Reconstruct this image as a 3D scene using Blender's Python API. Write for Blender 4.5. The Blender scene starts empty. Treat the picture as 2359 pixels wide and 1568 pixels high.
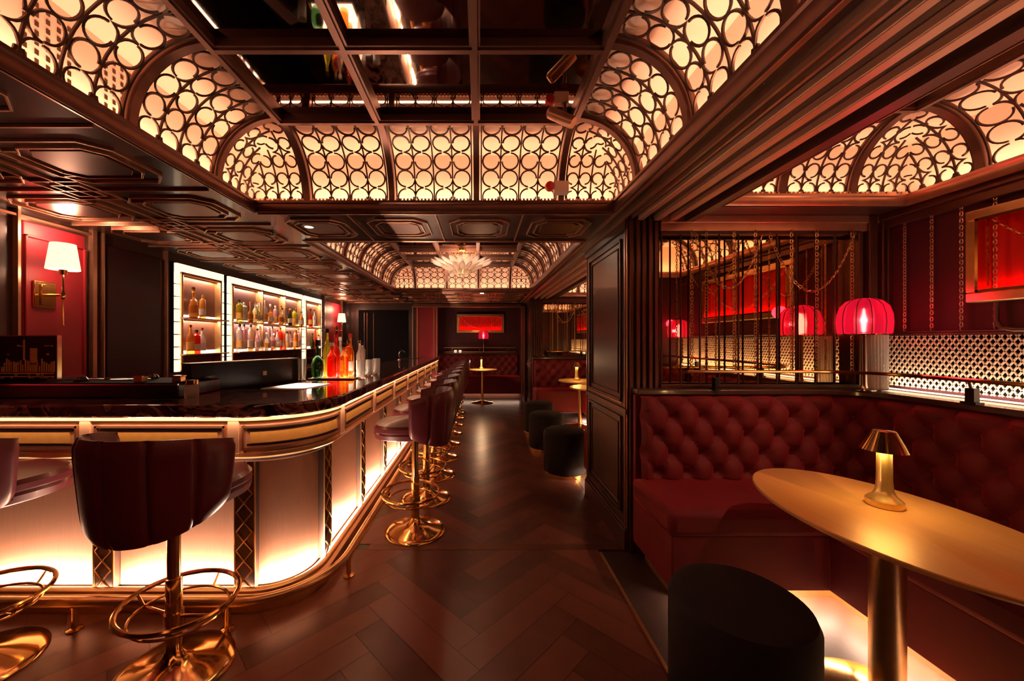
import bpy, math, random
from mathutils import Vector, Matrix
random.seed(7)
PI = math.pi
S = bpy.context.scene
COL = S.collection

# ------------------------------------------------------------------ camera, world, exposure
cam_d = bpy.data.cameras.new('camera'); cam = bpy.data.objects.new('camera', cam_d); COL.objects.link(cam)
cam.location = (0, 0, 1.40); cam.rotation_euler = (PI/2, 0, 0)
cam_d.sensor_width = 36; cam_d.lens = 13.28; cam_d.shift_x = 0.0316; cam_d.shift_y = 0.0
cam_d.clip_start = 0.05
S.camera = cam
w = bpy.data.worlds.new('world'); S.world = w; w.use_nodes = True
w.node_tree.nodes['Background'].inputs[0].default_value = (0.10, 0.03, 0.025, 1)
w.node_tree.nodes['Background'].inputs[1].default_value = 0.05
S.view_settings.view_transform = 'Standard'; S.view_settings.look = 'None'
S.view_settings.exposure = 0.0; S.view_settings.gamma = 1; S.view_settings.use_curve_mapping = False
WARM = (1.0, 0.47, 0.26); WARMW = (1.0, 0.66, 0.46); RED = (1.0, 0.012, 0.012)

def area(name, loc, dirv, sx, sy, power, color, spread=180, axis=None):
    L = bpy.data.lights.new(name, 'AREA'); L.shape = 'RECTANGLE'; L.size = sx; L.size_y = sy
    L.energy = power; L.color = color; L.spread = math.radians(spread)
    o = bpy.data.objects.new(name, L); COL.objects.link(o); o.location = loc
    z = -Vector(dirv).normalized()
    x = Vector(axis if axis else (1, 0, 0)); x = (x - z*x.dot(z)).normalized(); y = z.cross(x)
    o.rotation_euler = Matrix((x, y, z)).transposed().to_euler()
    return o
def point(name, loc, power, color, r=0.02):
    L = bpy.data.lights.new(name, 'POINT'); L.energy = power; L.color = color; L.shadow_soft_size = r
    o = bpy.data.objects.new(name, L); COL.objects.link(o); o.location = loc; return o
def spot(name, loc, dirv, power, color, ang=60, blend=.5, r=.02):
    L = bpy.data.lights.new(name, 'SPOT'); L.energy = power; L.color = color; L.spot_size = math.radians(ang)
    L.spot_blend = blend; L.shadow_soft_size = r
    o = bpy.data.objects.new(name, L); COL.objects.link(o); o.location = loc
    o.rotation_euler = Vector(dirv).to_track_quat('-Z', 'Y').to_euler(); return o

# main dimensions
ZS = 2.22            # underside of the soffit
ZR = 2.27            # top of the coffer rim
RC = 0.34            # radius of the coves
ZT = ZR + RC         # mirror level
XL, XR = -2.90, 2.67 # side walls
YB, YF = -1.5, 8.2   # wall behind the camera, wall at the far end
C1 = (-1.42, 0.85, -1.25, 2.38)
C2 = (-1.42, 0.85, 3.12, 6.35)
B1 = (1.47, 2.57, 0.28, 2.27)
B2 = (1.47, 2.57, 3.75, 6.95)
# long lamps of the coffers: LED strips hidden behind the rims, shining up the cove backs
def cove_lights(c, per_m, tag, col=WARM, sides='LRFB'):
    x0, x1, y0, y1 = c; e = .045; z = ZR + .02
    if 'L' in sides: area('cove led '+tag, (x0-e, (y0+y1)/2, z), (-.25, 0, 1), .03, y1-y0, per_m*(y1-y0), col, axis=(1, 0, 0))
    if 'R' in sides: area('cove led '+tag, (x1+e, (y0+y1)/2, z), (.25, 0, 1), .03, y1-y0, per_m*(y1-y0), col, axis=(1, 0, 0))
    if 'F' in sides: area('cove led '+tag, ((x0+x1)/2, y1+e, z), (0, .25, 1), x1-x0, .03, per_m*(x1-x0), col, axis=(1, 0, 0))
    if 'B' in sides: area('cove led '+tag, ((x0+x1)/2, y0-e, z), (0, -.25, 1), x1-x0, .03, per_m*(x1-x0), col, axis=(1, 0, 0))
cove_lights(C1, 4.6, 'bar'); cove_lights(C2, 2.4, 'bar far'); cove_lights(B1, 3.5, 'booth'); cove_lights(B2, 2.6, 'booth far')

# ------------------------------------------------------------------ materials
def new_mat(name):
    m = bpy.data.materials.new(name); m.use_nodes = True
    nt = m.node_tree; return m, nt, nt.nodes['Principled BSDF']
def N(nt, t, **kw):
    n = nt.nodes.new(t)
    for k, v in kw.items():
        if k in n.inputs: n.inputs[k].default_value = v
        else: setattr(n, k, v)
    return n
def pm(name, col, metal=0, rough=.5, var=.25, scale=8, stretch=(1, 1, 1), coat=0, sheen=0, bump=0, trans=0, alpha=1, em=None, ems=0, spec=None, aniso=0):
    m, nt, b = new_mat(name)
    tc = N(nt, 'ShaderNodeTexCoord'); mp = N(nt, 'ShaderNodeMapping'); mp.inputs['Scale'].default_value = stretch
    nt.links.new(tc.outputs['Object'], mp.inputs[0])
    nz = N(nt, 'ShaderNodeTexNoise', Scale=scale, Detail=4.0); nt.links.new(mp.outputs[0], nz.inputs['Vector'])
    mx = N(nt, 'ShaderNodeMix', data_type='RGBA')
    nt.links.new(nz.outputs['Fac'], mx.inputs['Factor'])
    mx.inputs[6].default_value = tuple(c*(1-var) for c in col)+(1,); mx.inputs[7].default_value = tuple(min(1, c*(1+var)) for c in col)+(1,)
    nt.links.new(mx.outputs[2], b.inputs['Base Color'])
    b.inputs['Metallic'].default_value = metal; b.inputs['Roughness'].default_value = rough
    b.inputs['Coat Weight'].default_value = coat; b.inputs['Coat Roughness'].default_value = .08
    if sheen:
        b.inputs['Sheen Weight'].default_value = sheen; b.inputs['Sheen Roughness'].default_value = .35
        b.inputs['Sheen Tint'].default_value = tuple(min(1, c*3+.1) for c in col)+(1,)
    if trans: b.inputs['Transmission Weight'].default_value = trans
    if spec is not None: b.inputs['Specular IOR Level'].default_value = spec
    if em: b.inputs['Emission Color'].default_value = em+(1,); b.inputs['Emission Strength'].default_value = ems
    if bump:
        bp = N(nt, 'ShaderNodeBump', Strength=bump, Distance=.01); nt.links.new(nz.outputs['Fac'], bp.inputs['Height']); nt.links.new(bp.outputs[0], b.inputs['Normal'])
    return m
M = {}
M['wood'] = pm('dark stained wood', (.055, .022, .016), rough=.32, scale=6, stretch=(6, 6, .6), coat=.3)
M['woodx'] = pm('dark lacquered ceiling wood', (.045, .020, .015), rough=.28, scale=5, coat=.4)
M['bronze'] = pm('bronze trim', (.58, .31, .20), metal=.75, rough=.30, scale=12)
M['bronzed'] = pm('dark bronze', (.15, .065, .045), metal=.7, rough=.35, scale=12)
M['coppert'] = pm('copper band', (.95, .55, .38), metal=.6, rough=.35, var=.1)
M['champ'] = pm('champagne lacquer trim', (.90, .58, .40), metal=.15, rough=.35, var=.1)
M['brass'] = pm('polished brass', (.83, .56, .20), metal=1, rough=.13, var=.05)
M['brasss'] = pm('satin brass', (.90, .62, .22), metal=.8, rough=.28, var=.05)
M['brassr'] = pm('brushed brass', (.80, .52, .24), metal=1, rough=.33, var=.12, scale=30)
M['goldp'] = pm('gold inlay', (.95, .50, .14), metal=.05, rough=.4, var=.2, scale=30)
M['copper'] = pm('brushed copper panel', (.52, .27, .17), metal=.55, rough=.5, var=.18, scale=14, stretch=(25, 25, .6))
M['iron'] = pm('dark iron', (.075, .035, .022), metal=.5, rough=.45)
M['cream'] = pm('cream plaster cove', (.80, .62, .52), rough=.75, var=.1, scale=3)
M['leather'] = pm('burgundy leather', (.12, .020, .030), rough=.36, var=.15, scale=10, bump=.08, coat=.1)
M['velvet'] = pm('red velvet', (.13, .0025, .007), rough=.75, var=.35, scale=5, sheen=.6)
M['velvet'].node_tree.nodes['Principled BSDF'].inputs['Sheen Tint'].default_value = (1, .06, .07, 1)
M['bvelvet'] = pm('black velvet', (.006, .005, .009), rough=.85, var=.3, scale=6, sheen=.15)
M['wallred'] = pm('oxblood wall leather', (.42, .025, .04), rough=.45, var=.2, scale=4)
M['walldark'] = pm('oxblood panel', (.035, .008, .010), rough=.4, var=.2, scale=4)
M['wallvel'] = pm('deep red velvet wall', (.06, .004, .010), rough=.7, var=.3, scale=5, sheen=.25)
M['black'] = pm('black lacquer', (.006, .005, .007), rough=.28, var=.2)
M['blackr'] = pm('black rubber', (.008, .007, .009), rough=.8, var=.2, spec=.2)
M['white'] = pm('white paper', (.85, .80, .76), rough=.7, var=.03)
M['creamp'] = pm('cream painted mesh', (.75, .58, .42), rough=.5, var=.08)
M['chrome'] = pm('steel', (.6, .55, .5), metal=1, rough=.15, var=.05)
M['redpl'] = pm('red plastic', (.6, .02, .02), rough=.35, var=.1)
M['table'] = pm('brushed gold table top', (.75, .42, .14), metal=.35, rough=.38, var=.1, scale=5, stretch=(8, 1, 1))
M['carpet'] = pm('dark booth floor', (.05, .028, .024), rough=.45, var=.3, scale=30)
M['redcloth'] = pm('red draped cloth', (.60, .008, .008), rough=.75, var=.25, scale=14, stretch=(1, 5, .15))
def emis(name, col, st):
    m, nt, b = new_mat(name); b.inputs['Base Color'].default_value = (.8, .8, .8, 1)
    b.inputs['Emission Color'].default_value = col+(1,); b.inputs['Emission Strength'].default_value = st; return m
M['led'] = emis('warm led strip', (1, .72, .42), 5)
M['bulb'] = emis('lamp bulb', (1, .62, .28), 12)
M['shade'] = emis('lit cream lamp shade', (1, .74, .46), 1.6)
M['tile'] = None
def glass(name, col, rough=.05, ior=1.35):
    m, nt, b = new_mat(name); b.inputs['Base Color'].default_value = col+(1,); b.inputs['Roughness'].default_value = rough
    b.inputs['Transmission Weight'].default_value = .75; b.inputs['IOR'].default_value = ior; return m
m, nt, b = new_mat('ribbed crystal'); M['frost'] = m; b.inputs['Base Color'].default_value = (.95, .88, .84, 1); b.inputs['Roughness'].default_value = .25; tr_ = N(nt, 'ShaderNodeBsdfTranslucent'); tr_.inputs[0].default_value = (.95, .88, .82, 1); ms_ = N(nt, 'ShaderNodeMixShader'); ms_.inputs[0].default_value = .6; nt.links.new(b.outputs[0], ms_.inputs[1]); nt.links.new(tr_.outputs[0], ms_.inputs[2]); nt.links.new(ms_.outputs[0], nt.nodes['Material Output'].inputs[0])
M['g_clear'] = glass('clear glass', (.95, .92, .88)); M['g_green'] = glass('dark green glass', (.03, .10, .03))
M['g_red'] = glass('red liquor', (.95, .03, .01)); M['g_orange'] = glass('orange liquor', (1.0, .25, .02))
M['g_yellow'] = glass('yellow green liquor', (.80, .75, .05)); M['g_amber'] = glass('amber whisky', (.85, .38, .08))
M['g_pink'] = glass('pink gin', (.95, .55, .65)); M['g_blue'] = glass('pale blue glass', (.5, .65, .9))
def mirror(name, col, rough):
    m, nt, b = new_mat(name); b.inputs['Base Color'].default_value = col+(1,); b.inputs['Metallic'].default_value = 1; b.inputs['Roughness'].default_value = rough; return m
M['mir'] = mirror('antique gold mirror', (.86, .68, .40), .02)
M['mirc'] = mirror('smoked ceiling mirror', (.34, .25, .21), .03)
# marble
m, nt, b = new_mat('dark emperador marble'); M['marble'] = m
tc = N(nt, 'ShaderNodeTexCoord'); n1 = N(nt, 'ShaderNodeTexNoise', Scale=5.0, Detail=9.0, Distortion=1.6); nt.links.new(tc.outputs['Object'], n1.inputs['Vector'])
cr = N(nt, 'ShaderNodeValToRGB'); nt.links.new(n1.outputs['Fac'], cr.inputs[0])
cr.color_ramp.elements[0].position = .40; cr.color_ramp.elements[0].color = (.010, .004, .005, 1)
cr.color_ramp.elements[1].position = .62; cr.color_ramp.elements[1].color = (.10, .035, .032, 1)
e = cr.color_ramp.elements.new(.51); e.color = (.30, .13, .11, 1); e = cr.color_ramp.elements.new(.53); e.color = (.02, .008, .008, 1)
nt.links.new(cr.outputs[0], b.inputs['Base Color']); b.inputs['Roughness'].default_value = .07; b.inputs['Coat Weight'].default_value = .5
# plank floor: tone of each plank from an attribute
m, nt, b = new_mat('herringbone oak'); M['floor'] = m
at = N(nt, 'ShaderNodeAttribute', attribute_name='tone'); tc = N(nt, 'ShaderNodeTexCoord')
nz = N(nt, 'ShaderNodeTexNoise', Scale=9.0, Detail=5.0); nt.links.new(tc.outputs['Object'], nz.inputs['Vector'])
ad = N(nt, 'ShaderNodeMath', operation='MULTIPLY_ADD'); nt.links.new(nz.outputs['Fac'], ad.inputs[0]); ad.inputs[1].default_value = .5
nt.links.new(at.outputs['Fac'], ad.inputs[2])
cr = N(nt, 'ShaderNodeValToRGB'); nt.links.new(ad.outputs[0], cr.inputs[0])
cr.color_ramp.elements[0].position = .15; cr.color_ramp.elements[0].color = (.045, .014, .010, 1)
cr.color_ramp.elements[1].position = 1.25; cr.color_ramp.elements[1].color = (.16, .055, .036, 1)
nt.links.new(cr.outputs[0], b.inputs['Base Color']); b.inputs['Roughness'].default_value = .30
# glowing glass tiles with dark grout
m, nt, b = new_mat('backlit glass tiles'); M['tile'] = m
b.inputs['Base Color'].default_value = (.8, .7, .6, 1); b.inputs['Emission Color'].default_value = (1, .80, .54, 1); b.inputs['Emission Strength'].default_value = 1.5
# red glass lamp shade
m, nt, b = new_mat('lit red glass'); M['redglass'] = m
lw = N(nt, 'ShaderNodeLayerWeight', Blend=.45); b.inputs['Base Color'].default_value = (.5, .01, .05, 1)
b.inputs['Roughness'].default_value = .15; b.inputs['Emission Color'].default_value = (.60, .006, .045, 1); b.inputs['Emission Strength'].default_value = .38
b.inputs['Base Color'].default_value = (.75, .02, .10, 1); b.inputs['Transmission Weight'].default_value = .85; b.inputs['Roughness'].default_value = .35; b.inputs['IOR'].default_value = 1.15

# ------------------------------------------------------------------ mesh collector
class MB:
    def __init__(s): s.v = []; s.f = []
    def add(s, vs, fs):
        n = len(s.v); s.v += [tuple(p) for p in vs]; s.f += [tuple(i+n for i in f) for f in fs]; return s
    def box(s, x0, x1, y0, y1, z0, z1):
        return s.add([(x0,y0,z0),(x1,y0,z0),(x1,y1,z0),(x0,y1,z0),(x0,y0,z1),(x1,y0,z1),(x1,y1,z1),(x0,y1,z1)],
                     [(0,3,2,1),(4,5,6,7),(0,1,5,4),(1,2,6,5),(2,3,7,6),(3,0,4,7)])
    def lathe(s, prof, c=(0,0,0), n=24, sx=1, sy=1, flute=0, nf=0):
        vs = []; fs = []
        for r, z in prof:
            for i in range(n):
                a = 2*PI*i/n; rr = r*(1+flute*abs(math.sin(nf*a/2))) if flute else r
                vs.append((c[0]+rr*sx*math.cos(a), c[1]+rr*sy*math.sin(a), c[2]+z))
        for k in range(len(prof)-1):
            for i in range(n):
                j = (i+1) % n; fs.append((k*n+i, k*n+j, (k+1)*n+j, (k+1)*n+i))
        if prof[0][0] > 1e-4: fs.append(tuple(reversed(range(n))))
        if prof[-1][0] > 1e-4: fs.append(tuple((len(prof)-1)*n+i for i in range(n)))
        return s.add(vs, fs)
    def tube(s, pts, r, n=6, closed=False, flat=None):
        pts = [Vector(p) for p in pts]; m = len(pts); vs = []; fs = []; prev = None
        for i, p in enumerate(pts):
            if closed: t = pts[(i+1) % m]-pts[i-1]
            else: t = pts[min(i+1, m-1)]-pts[max(i-1, 0)]
            t = t.normalized() if t.length > 1e-9 else Vector((0, 0, 1))
            if prev is None:
                up = Vector((0, 0, 1)) if abs(t.z) < .9 else Vector((1, 0, 0))
                u = t.cross(up).normalized()
            else: u = (prev - t*prev.dot(t)).normalized()
            prev = u; w_ = t.cross(u)
            for k in range(n):
                a = 2*PI*(k+.5)/n; vs.append(p+u*r*math.cos(a)+w_*r*math.sin(a))
        for i in range(m if closed else m-1):
            j = (i+1) % m
            for k in range(n):
                l = (k+1) % n; fs.append((i*n+k, i*n+l, j*n+l, j*n+k))
        if not closed: fs.append(tuple(reversed(range(n)))); fs.append(tuple((m-1)*n+k for k in range(n)))
        return s.add(vs, fs)
    def sweep(s, path, prof, caps=True, closed=False):
        # path: list of (x, y); prof: closed outline of (offset to the right of travel, z)
        m = len(path); n = len(prof); vs = []; fs = []
        P = [Vector((p[0], p[1])) for p in path]
        for i in range(m):
            if closed: a = (P[i]-P[i-1]).normalized(); b_ = (P[(i+1) % m]-P[i]).normalized()
            else:
                a = (P[i]-P[i-1]).normalized() if i else (P[1]-P[0]).normalized()
                b_ = (P[i+1]-P[i]).normalized() if i < m-1 else a
            n1 = Vector((a.y, -a.x)); n2 = Vector((b_.y, -b_.x)); nn = n1+n2; nn = nn/nn.length; nn = nn/max(.3, nn.dot(n1))
            for o, z in prof: vs.append((P[i].x+nn.x*o, P[i].y+nn.y*o, z))
        for i in range(m if closed else m-1):
            j = (i+1) % m
            for k in range(n):
                l = (k+1) % n; fs.append((i*n+k, j*n+k, j*n+l, i*n+l))
        if caps and not closed: fs.append(tuple(range(n))); fs.append(tuple((m-1)*n+k for k in reversed(range(n))))
        return s.add(vs, fs)
    def slab(s, poly, z0, z1):
        n = len(poly)
        return s.add([(p[0], p[1], z0) for p in poly]+[(p[0], p[1], z1) for p in poly],
                     [tuple(reversed(range(n))), tuple(range(n, 2*n))]+[(i, (i+1) % n, n+(i+1) % n, n+i) for i in range(n)])
    def grid(s, fn, nu, nv, cu=False):
        vs = [fn(i/nu, j/nv) for j in range(nv+1) for i in range(nu+(0 if cu else 1))]; w_ = nu if cu else nu+1; fs = []
        for j in range(nv):
            for i in range(nu):
                a = j*w_+i; b_ = j*w_+(i+1) % w_; fs.append((a, b_, b_+w_, a+w_))
        return s.add(vs, fs)
    def xf(s, mat):
        s.v = [tuple(mat @ Vector(p)) for p in s.v]; return s
def wpos(o):
    v = Vector((0, 0, 0))
    while o: v += Vector(o.location); o = o.parent
    return v
def obj(name, mb, mat, parent=None, smooth=True, bevel=0, world=False, sub=0, solid=0):
    me = bpy.data.meshes.new(name); vs = mb.v
    if world and parent:
        o_ = wpos(parent); vs = [(p[0]-o_.x, p[1]-o_.y, p[2]-o_.z) for p in vs]
    me.from_pydata(vs, [], mb.f); me.validate(); me.update()
    me.materials.append(mat if not isinstance(mat, str) else M[mat])
    if smooth:
        for p in me.polygons: p.use_smooth = True
        try: me.set_sharp_from_angle(angle=math.radians(38))
        except Exception: pass
    o = bpy.data.objects.new(name, me); COL.objects.link(o)
    if parent: o.parent = parent
    if solid: md = o.modifiers.new('s', 'SOLIDIFY'); md.thickness = solid; md.offset = 0
    if bevel: md = o.modifiers.new('b', 'BEVEL'); md.width = bevel; md.segments = 2; md.limit_method = 'ANGLE'; md.angle_limit = .6
    if sub: md = o.modifiers.new('u', 'SUBSURF'); md.levels = sub; md.render_levels = sub
    return o
def tag(o, label, cat, group=None):
    o['label'] = label; o['category'] = cat
    if group: o['group'] = group
    return o
def thing(name, label, cat, loc=(0, 0, 0), rz=0, group=None):
    o = bpy.data.objects.new(name, None); COL.objects.link(o); o.location = loc; o.rotation_euler = (0, 0, rz)
    o.empty_display_size = .05; return tag(o, label, cat, group)
def struct(name, mb, mat, **k):
    o = obj(name, mb, mat, **k); o['kind'] = 'structure'; return o
def copy_tree(o, parent=None):
    c = o.copy(); COL.objects.link(c); c.parent = parent
    for ch in list(o.children): copy_tree(ch, c)
    return c
def dup(o, loc, label, rz=None, group=None):
    c = copy_tree(o); c.location = loc
    if rz is not None: c.rotation_euler = (0, 0, rz)
    c['label'] = label
    if group: c['group'] = group
    return c
def arc(cx, cy, r, a0, a1, n=10): return [(cx+r*math.cos(math.radians(a0+(a1-a0)*i/n)), cy+r*math.sin(math.radians(a0+(a1-a0)*i/n))) for i in range(n+1)]

# ------------------------------------------------------------------ floor, walls, soffit
def clip_poly(poly, x0, x1, y0, y1):
    def cl(ps, ins, inter):
        out = []
        for i in range(len(ps)):
            a, b_ = ps[i-1], ps[i]
            if ins(b_):
                if not ins(a): out.append(inter(a, b_))
                out.append(b_)
            elif ins(a): out.append(inter(a, b_))
        return out
    def ix(c): return lambda a, b_: (c, a[1]+(b_[1]-a[1])*(c-a[0])/(b_[0]-a[0]))
    def iy(c): return lambda a, b_: (a[0]+(b_[0]-a[0])*(c-a[1])/(b_[1]-a[1]), c)
    for ins, it in ((lambda p: p[0] >= x0, ix(x0)), (lambda p: p[0] <= x1, ix(x1)), (lambda p: p[1] >= y0, iy(y0)), (lambda p: p[1] <= y1, iy(y1))):
        if len(poly) < 3: return []
        poly = cl(poly, ins, it)
    return poly
def herringbone(regions):
    W, L = .14, .70; n = 5; vs = []; fs = []; tones = []
    c, s_ = math.cos(PI/4), math.sin(PI/4); g = .0012
    for k in range(-110, 110):
        for j in range(-16, 17):
            # horizontal plank and vertical plank of each step
            bx = k*W + j*L*1.0; by = k*W - j*L*1.0
            for kind in (0, 1):
                r = (bx, by, bx+L, by+W) if kind == 0 else (bx, by+W, bx+W, by+W+L)
                q = [(r[0]+g, r[1]+g), (r[2]-g, r[1]+g), (r[2]-g, r[3]-g), (r[0]+g, r[3]-g)]
                q = [(c*p[0]-s_*p[1], s_*p[0]+c*p[1]+2.0) for p in q]
                mx = sum(p[0] for p in q)/4; my = sum(p[1] for p in q)/4
                if not (-3.2 < mx < 1.9 and -1.9 < my < 8.7): continue
                t = random.random()
                for rg in regions:
                    pp = clip_poly(q, *rg)
                    if len(pp) >= 3:
                        b0 = len(vs); vs += [(p[0], p[1], 0) for p in pp]; fs.append(tuple(range(b0, b0+len(pp)))); tones += [t]*len(pp)
    me = bpy.data.meshes.new('floor'); me.from_pydata(vs, [], fs); me.update()
    at = me.attributes.new('tone', 'FLOAT', 'POINT')
    for i, t in enumerate(tones): at.data[i].value = t
    me.materials.append(M['floor']); o = bpy.data.objects.new('floor', me); COL.objects.link(o); o['kind'] = 'structure'; return o
herringbone([(XL, .79, YB, 2.53), (XL, .98, 2.60, YF)])
struct('floor_base', MB().box(XL, XR, YB, 10, -.06, -.0015), 'black')
struct('trim_1', MB().box(-.75, .98, 2.53, 2.60, -.0015, .001), 'bronzed')         # dark cross strip of the floor
struct('trim_2', MB().box(.79, .806, YB, 2.5, -.001, .004), 'brassr')                # brass threshold of the booth
struct('floor_booth', MB().box(.806, XR, YB, 2.5, -.001, .003).box(.98, XR, 2.5, 10, -.001, .003), 'carpet')

struct('wall_left', MB().box(XL-.1, XL, YB, YF+.1, 0, ZS+.05), 'wood')
struct('wall_right', MB().box(XR, XR+.1, YB, 10, 0, ZS+.05), 'wallvel')
struct('wall_back', MB().box(XL-.1, XR+.1, YB-.1, YB, 0, 2.8), 'walldark')
# far wall: opening to the alcove between the two jambs
struct('wall_far', MB().box(XL, -1.38, YF, YF+.1, 0, ZS+.05).box(-1.38, .98, YF, YF+.1, 2.12, ZS+.05).box(.98, XR, YF, YF+.1, 0, ZS+.05), 'wood')
struct('wall_alcove_back', MB().box(-1.5, 1.3, 9.81, 9.9, 0, 2.4), 'wallvel')
struct('wall_alcove_left', MB().box(-1.48, -1.38, YF+.1, 9.81, 0, 2.4), 'wallvel')
struct('wall_alcove_right', MB().box(1.01, 1.1, YF+.1, 9.81, 0, 2.4), 'wallvel')
struct('ceiling_alcove', MB().box(-1.5, 1.3, YF+.1, 9.9, 2.3, 2.4), 'woodx')

def soffit():
    xs = sorted({XL, C1[0], C1[1], B1[0], B1[1], XR}); ys = sorted({YB, C1[2], C1[3], C2[2], C2[3], B1[2], B1[3], B2[2], B2[3], YF})
    mb = MB()
    for i in range(len(xs)-1):
        run = None
        for j in range(len(ys)-1):
            cx, cy = (xs[i]+xs[i+1])/2, (ys[j]+ys[j+1])/2
            if any(c[0] < cx < c[1] and c[2] < cy < c[3] for c in (C1, C2, B1, B2)): continue
            mb.box(xs[i], xs[i+1], ys[j], ys[j+1], ZS, ZR)
    return mb
struct('ceiling', soffit(), 'woodx', smooth=False)
struct('ceiling_slab', MB().box(XL-.1, XR+.1, YB-.1, 10, ZT+.10, ZT+.16), 'walldark', smooth=False)

# ------------------------------------------------------------------ coffers: rim, cove back, ribs, mirrors, lattice panels
trim_no = [3]
def trim(mb, mat, **k):
    o = struct('trim_%d' % trim_no[0], mb, mat, **k); trim_no[0] += 1; return o
def cove_pt(c, side, u, v, off=0):
    # u: metres along the rim (x for F/B, y for L/R), v: metres up the arc, off: outwards
    x0, x1, y0, y1 = c; th = v/RC; a = RC-(RC+off)*math.cos(th); h = (RC+off)*math.sin(th)
    if side == 'L': return (x0+a, u, ZR+h)
    if side == 'R': return (x1-a, u, ZR+h)
    if side == 'F': return (u, y1-a, ZR+h)
    return (u, y0+a, ZR+h)
VV = RC*PI/2
def lattice(c, side, u0, u1, mitre=None, nper=2):
    """tracery between u0 and u1; mitre = 'lo' or 'hi' when that end runs into a corner crease"""
    P = (u1-u0)/nper; q = P/4; mb = MB(); r = .0056; lines = []
    for k in range(nper+1): lines.append([(u0+k*P, t*VV/14) for t in range(15)])
    for k in range(nper):
        uc = u0+(k+.5)*P
        lines.append([(uc, t*VV/14) for t in range(15)])
        for vc in (.088, .292, .496):
            d = min(q, .056); R_ = d*.84
            for sx in (-1, 1):
                for sv in (-1, 1):
                    cu, cv = uc+sx*q, vc+sv*.053
                    a0 = math.atan2(-sv, -sx); pl = []
                    for t in range(17):
                        a = a0+math.radians(46)+(2*PI-math.radians(92))*t/16
                        vv = cv+R_*math.sin(a)
                        if vv < 0.0 or vv > VV:
                            if len(pl) > 1: lines.append(pl)
                            pl = []; continue
                        pl.append((cu+R_*math.cos(a)*(q/d), vv))
                    if len(pl) > 1: lines.append(pl)
            st = []                                  # four pointed star
            for t in range(4):
                a = t*PI/2; b_ = a+PI/2; e = .052
                p0 = (e*math.cos(a), e*math.sin(a)); p1 = (e*math.cos(b_), e*math.sin(b_)); mid = (.006*math.cos(a+PI/4), .006*math.sin(a+PI/4))
                for s_ in range(5):
                    w_ = s_/5; st.append(tuple((1-w_)**2*p0[i]+2*w_*(1-w_)*mid[i]+w_*w_*p1[i] for i in (0, 1)))
            st.append(st[0]); lines.append([(uc+p[0], min(VV, max(0, vc+p[1]))) for p in st])
    for t in (0.006, VV-.006): lines.append([(u0+(u1-u0)*k/8, t) for k in range(9)])
    def ok(u, v):
        a = RC*(1-math.cos(v/RC))
        if mitre == 'hi': return u <= u1 - a + 1e-4
        if mitre == 'lo': return u >= u0 + a - 1e-4
        return True
    for pl in lines:
        cur = []
        for p in pl+[None]:
            if p is not None and ok(*p): cur.append(p)
            else:
                if len(cur) > 1: mb.tube([cove_pt(c, side, *pp) for pp in cur], r, 4)
                cur = []
    return mb
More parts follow.
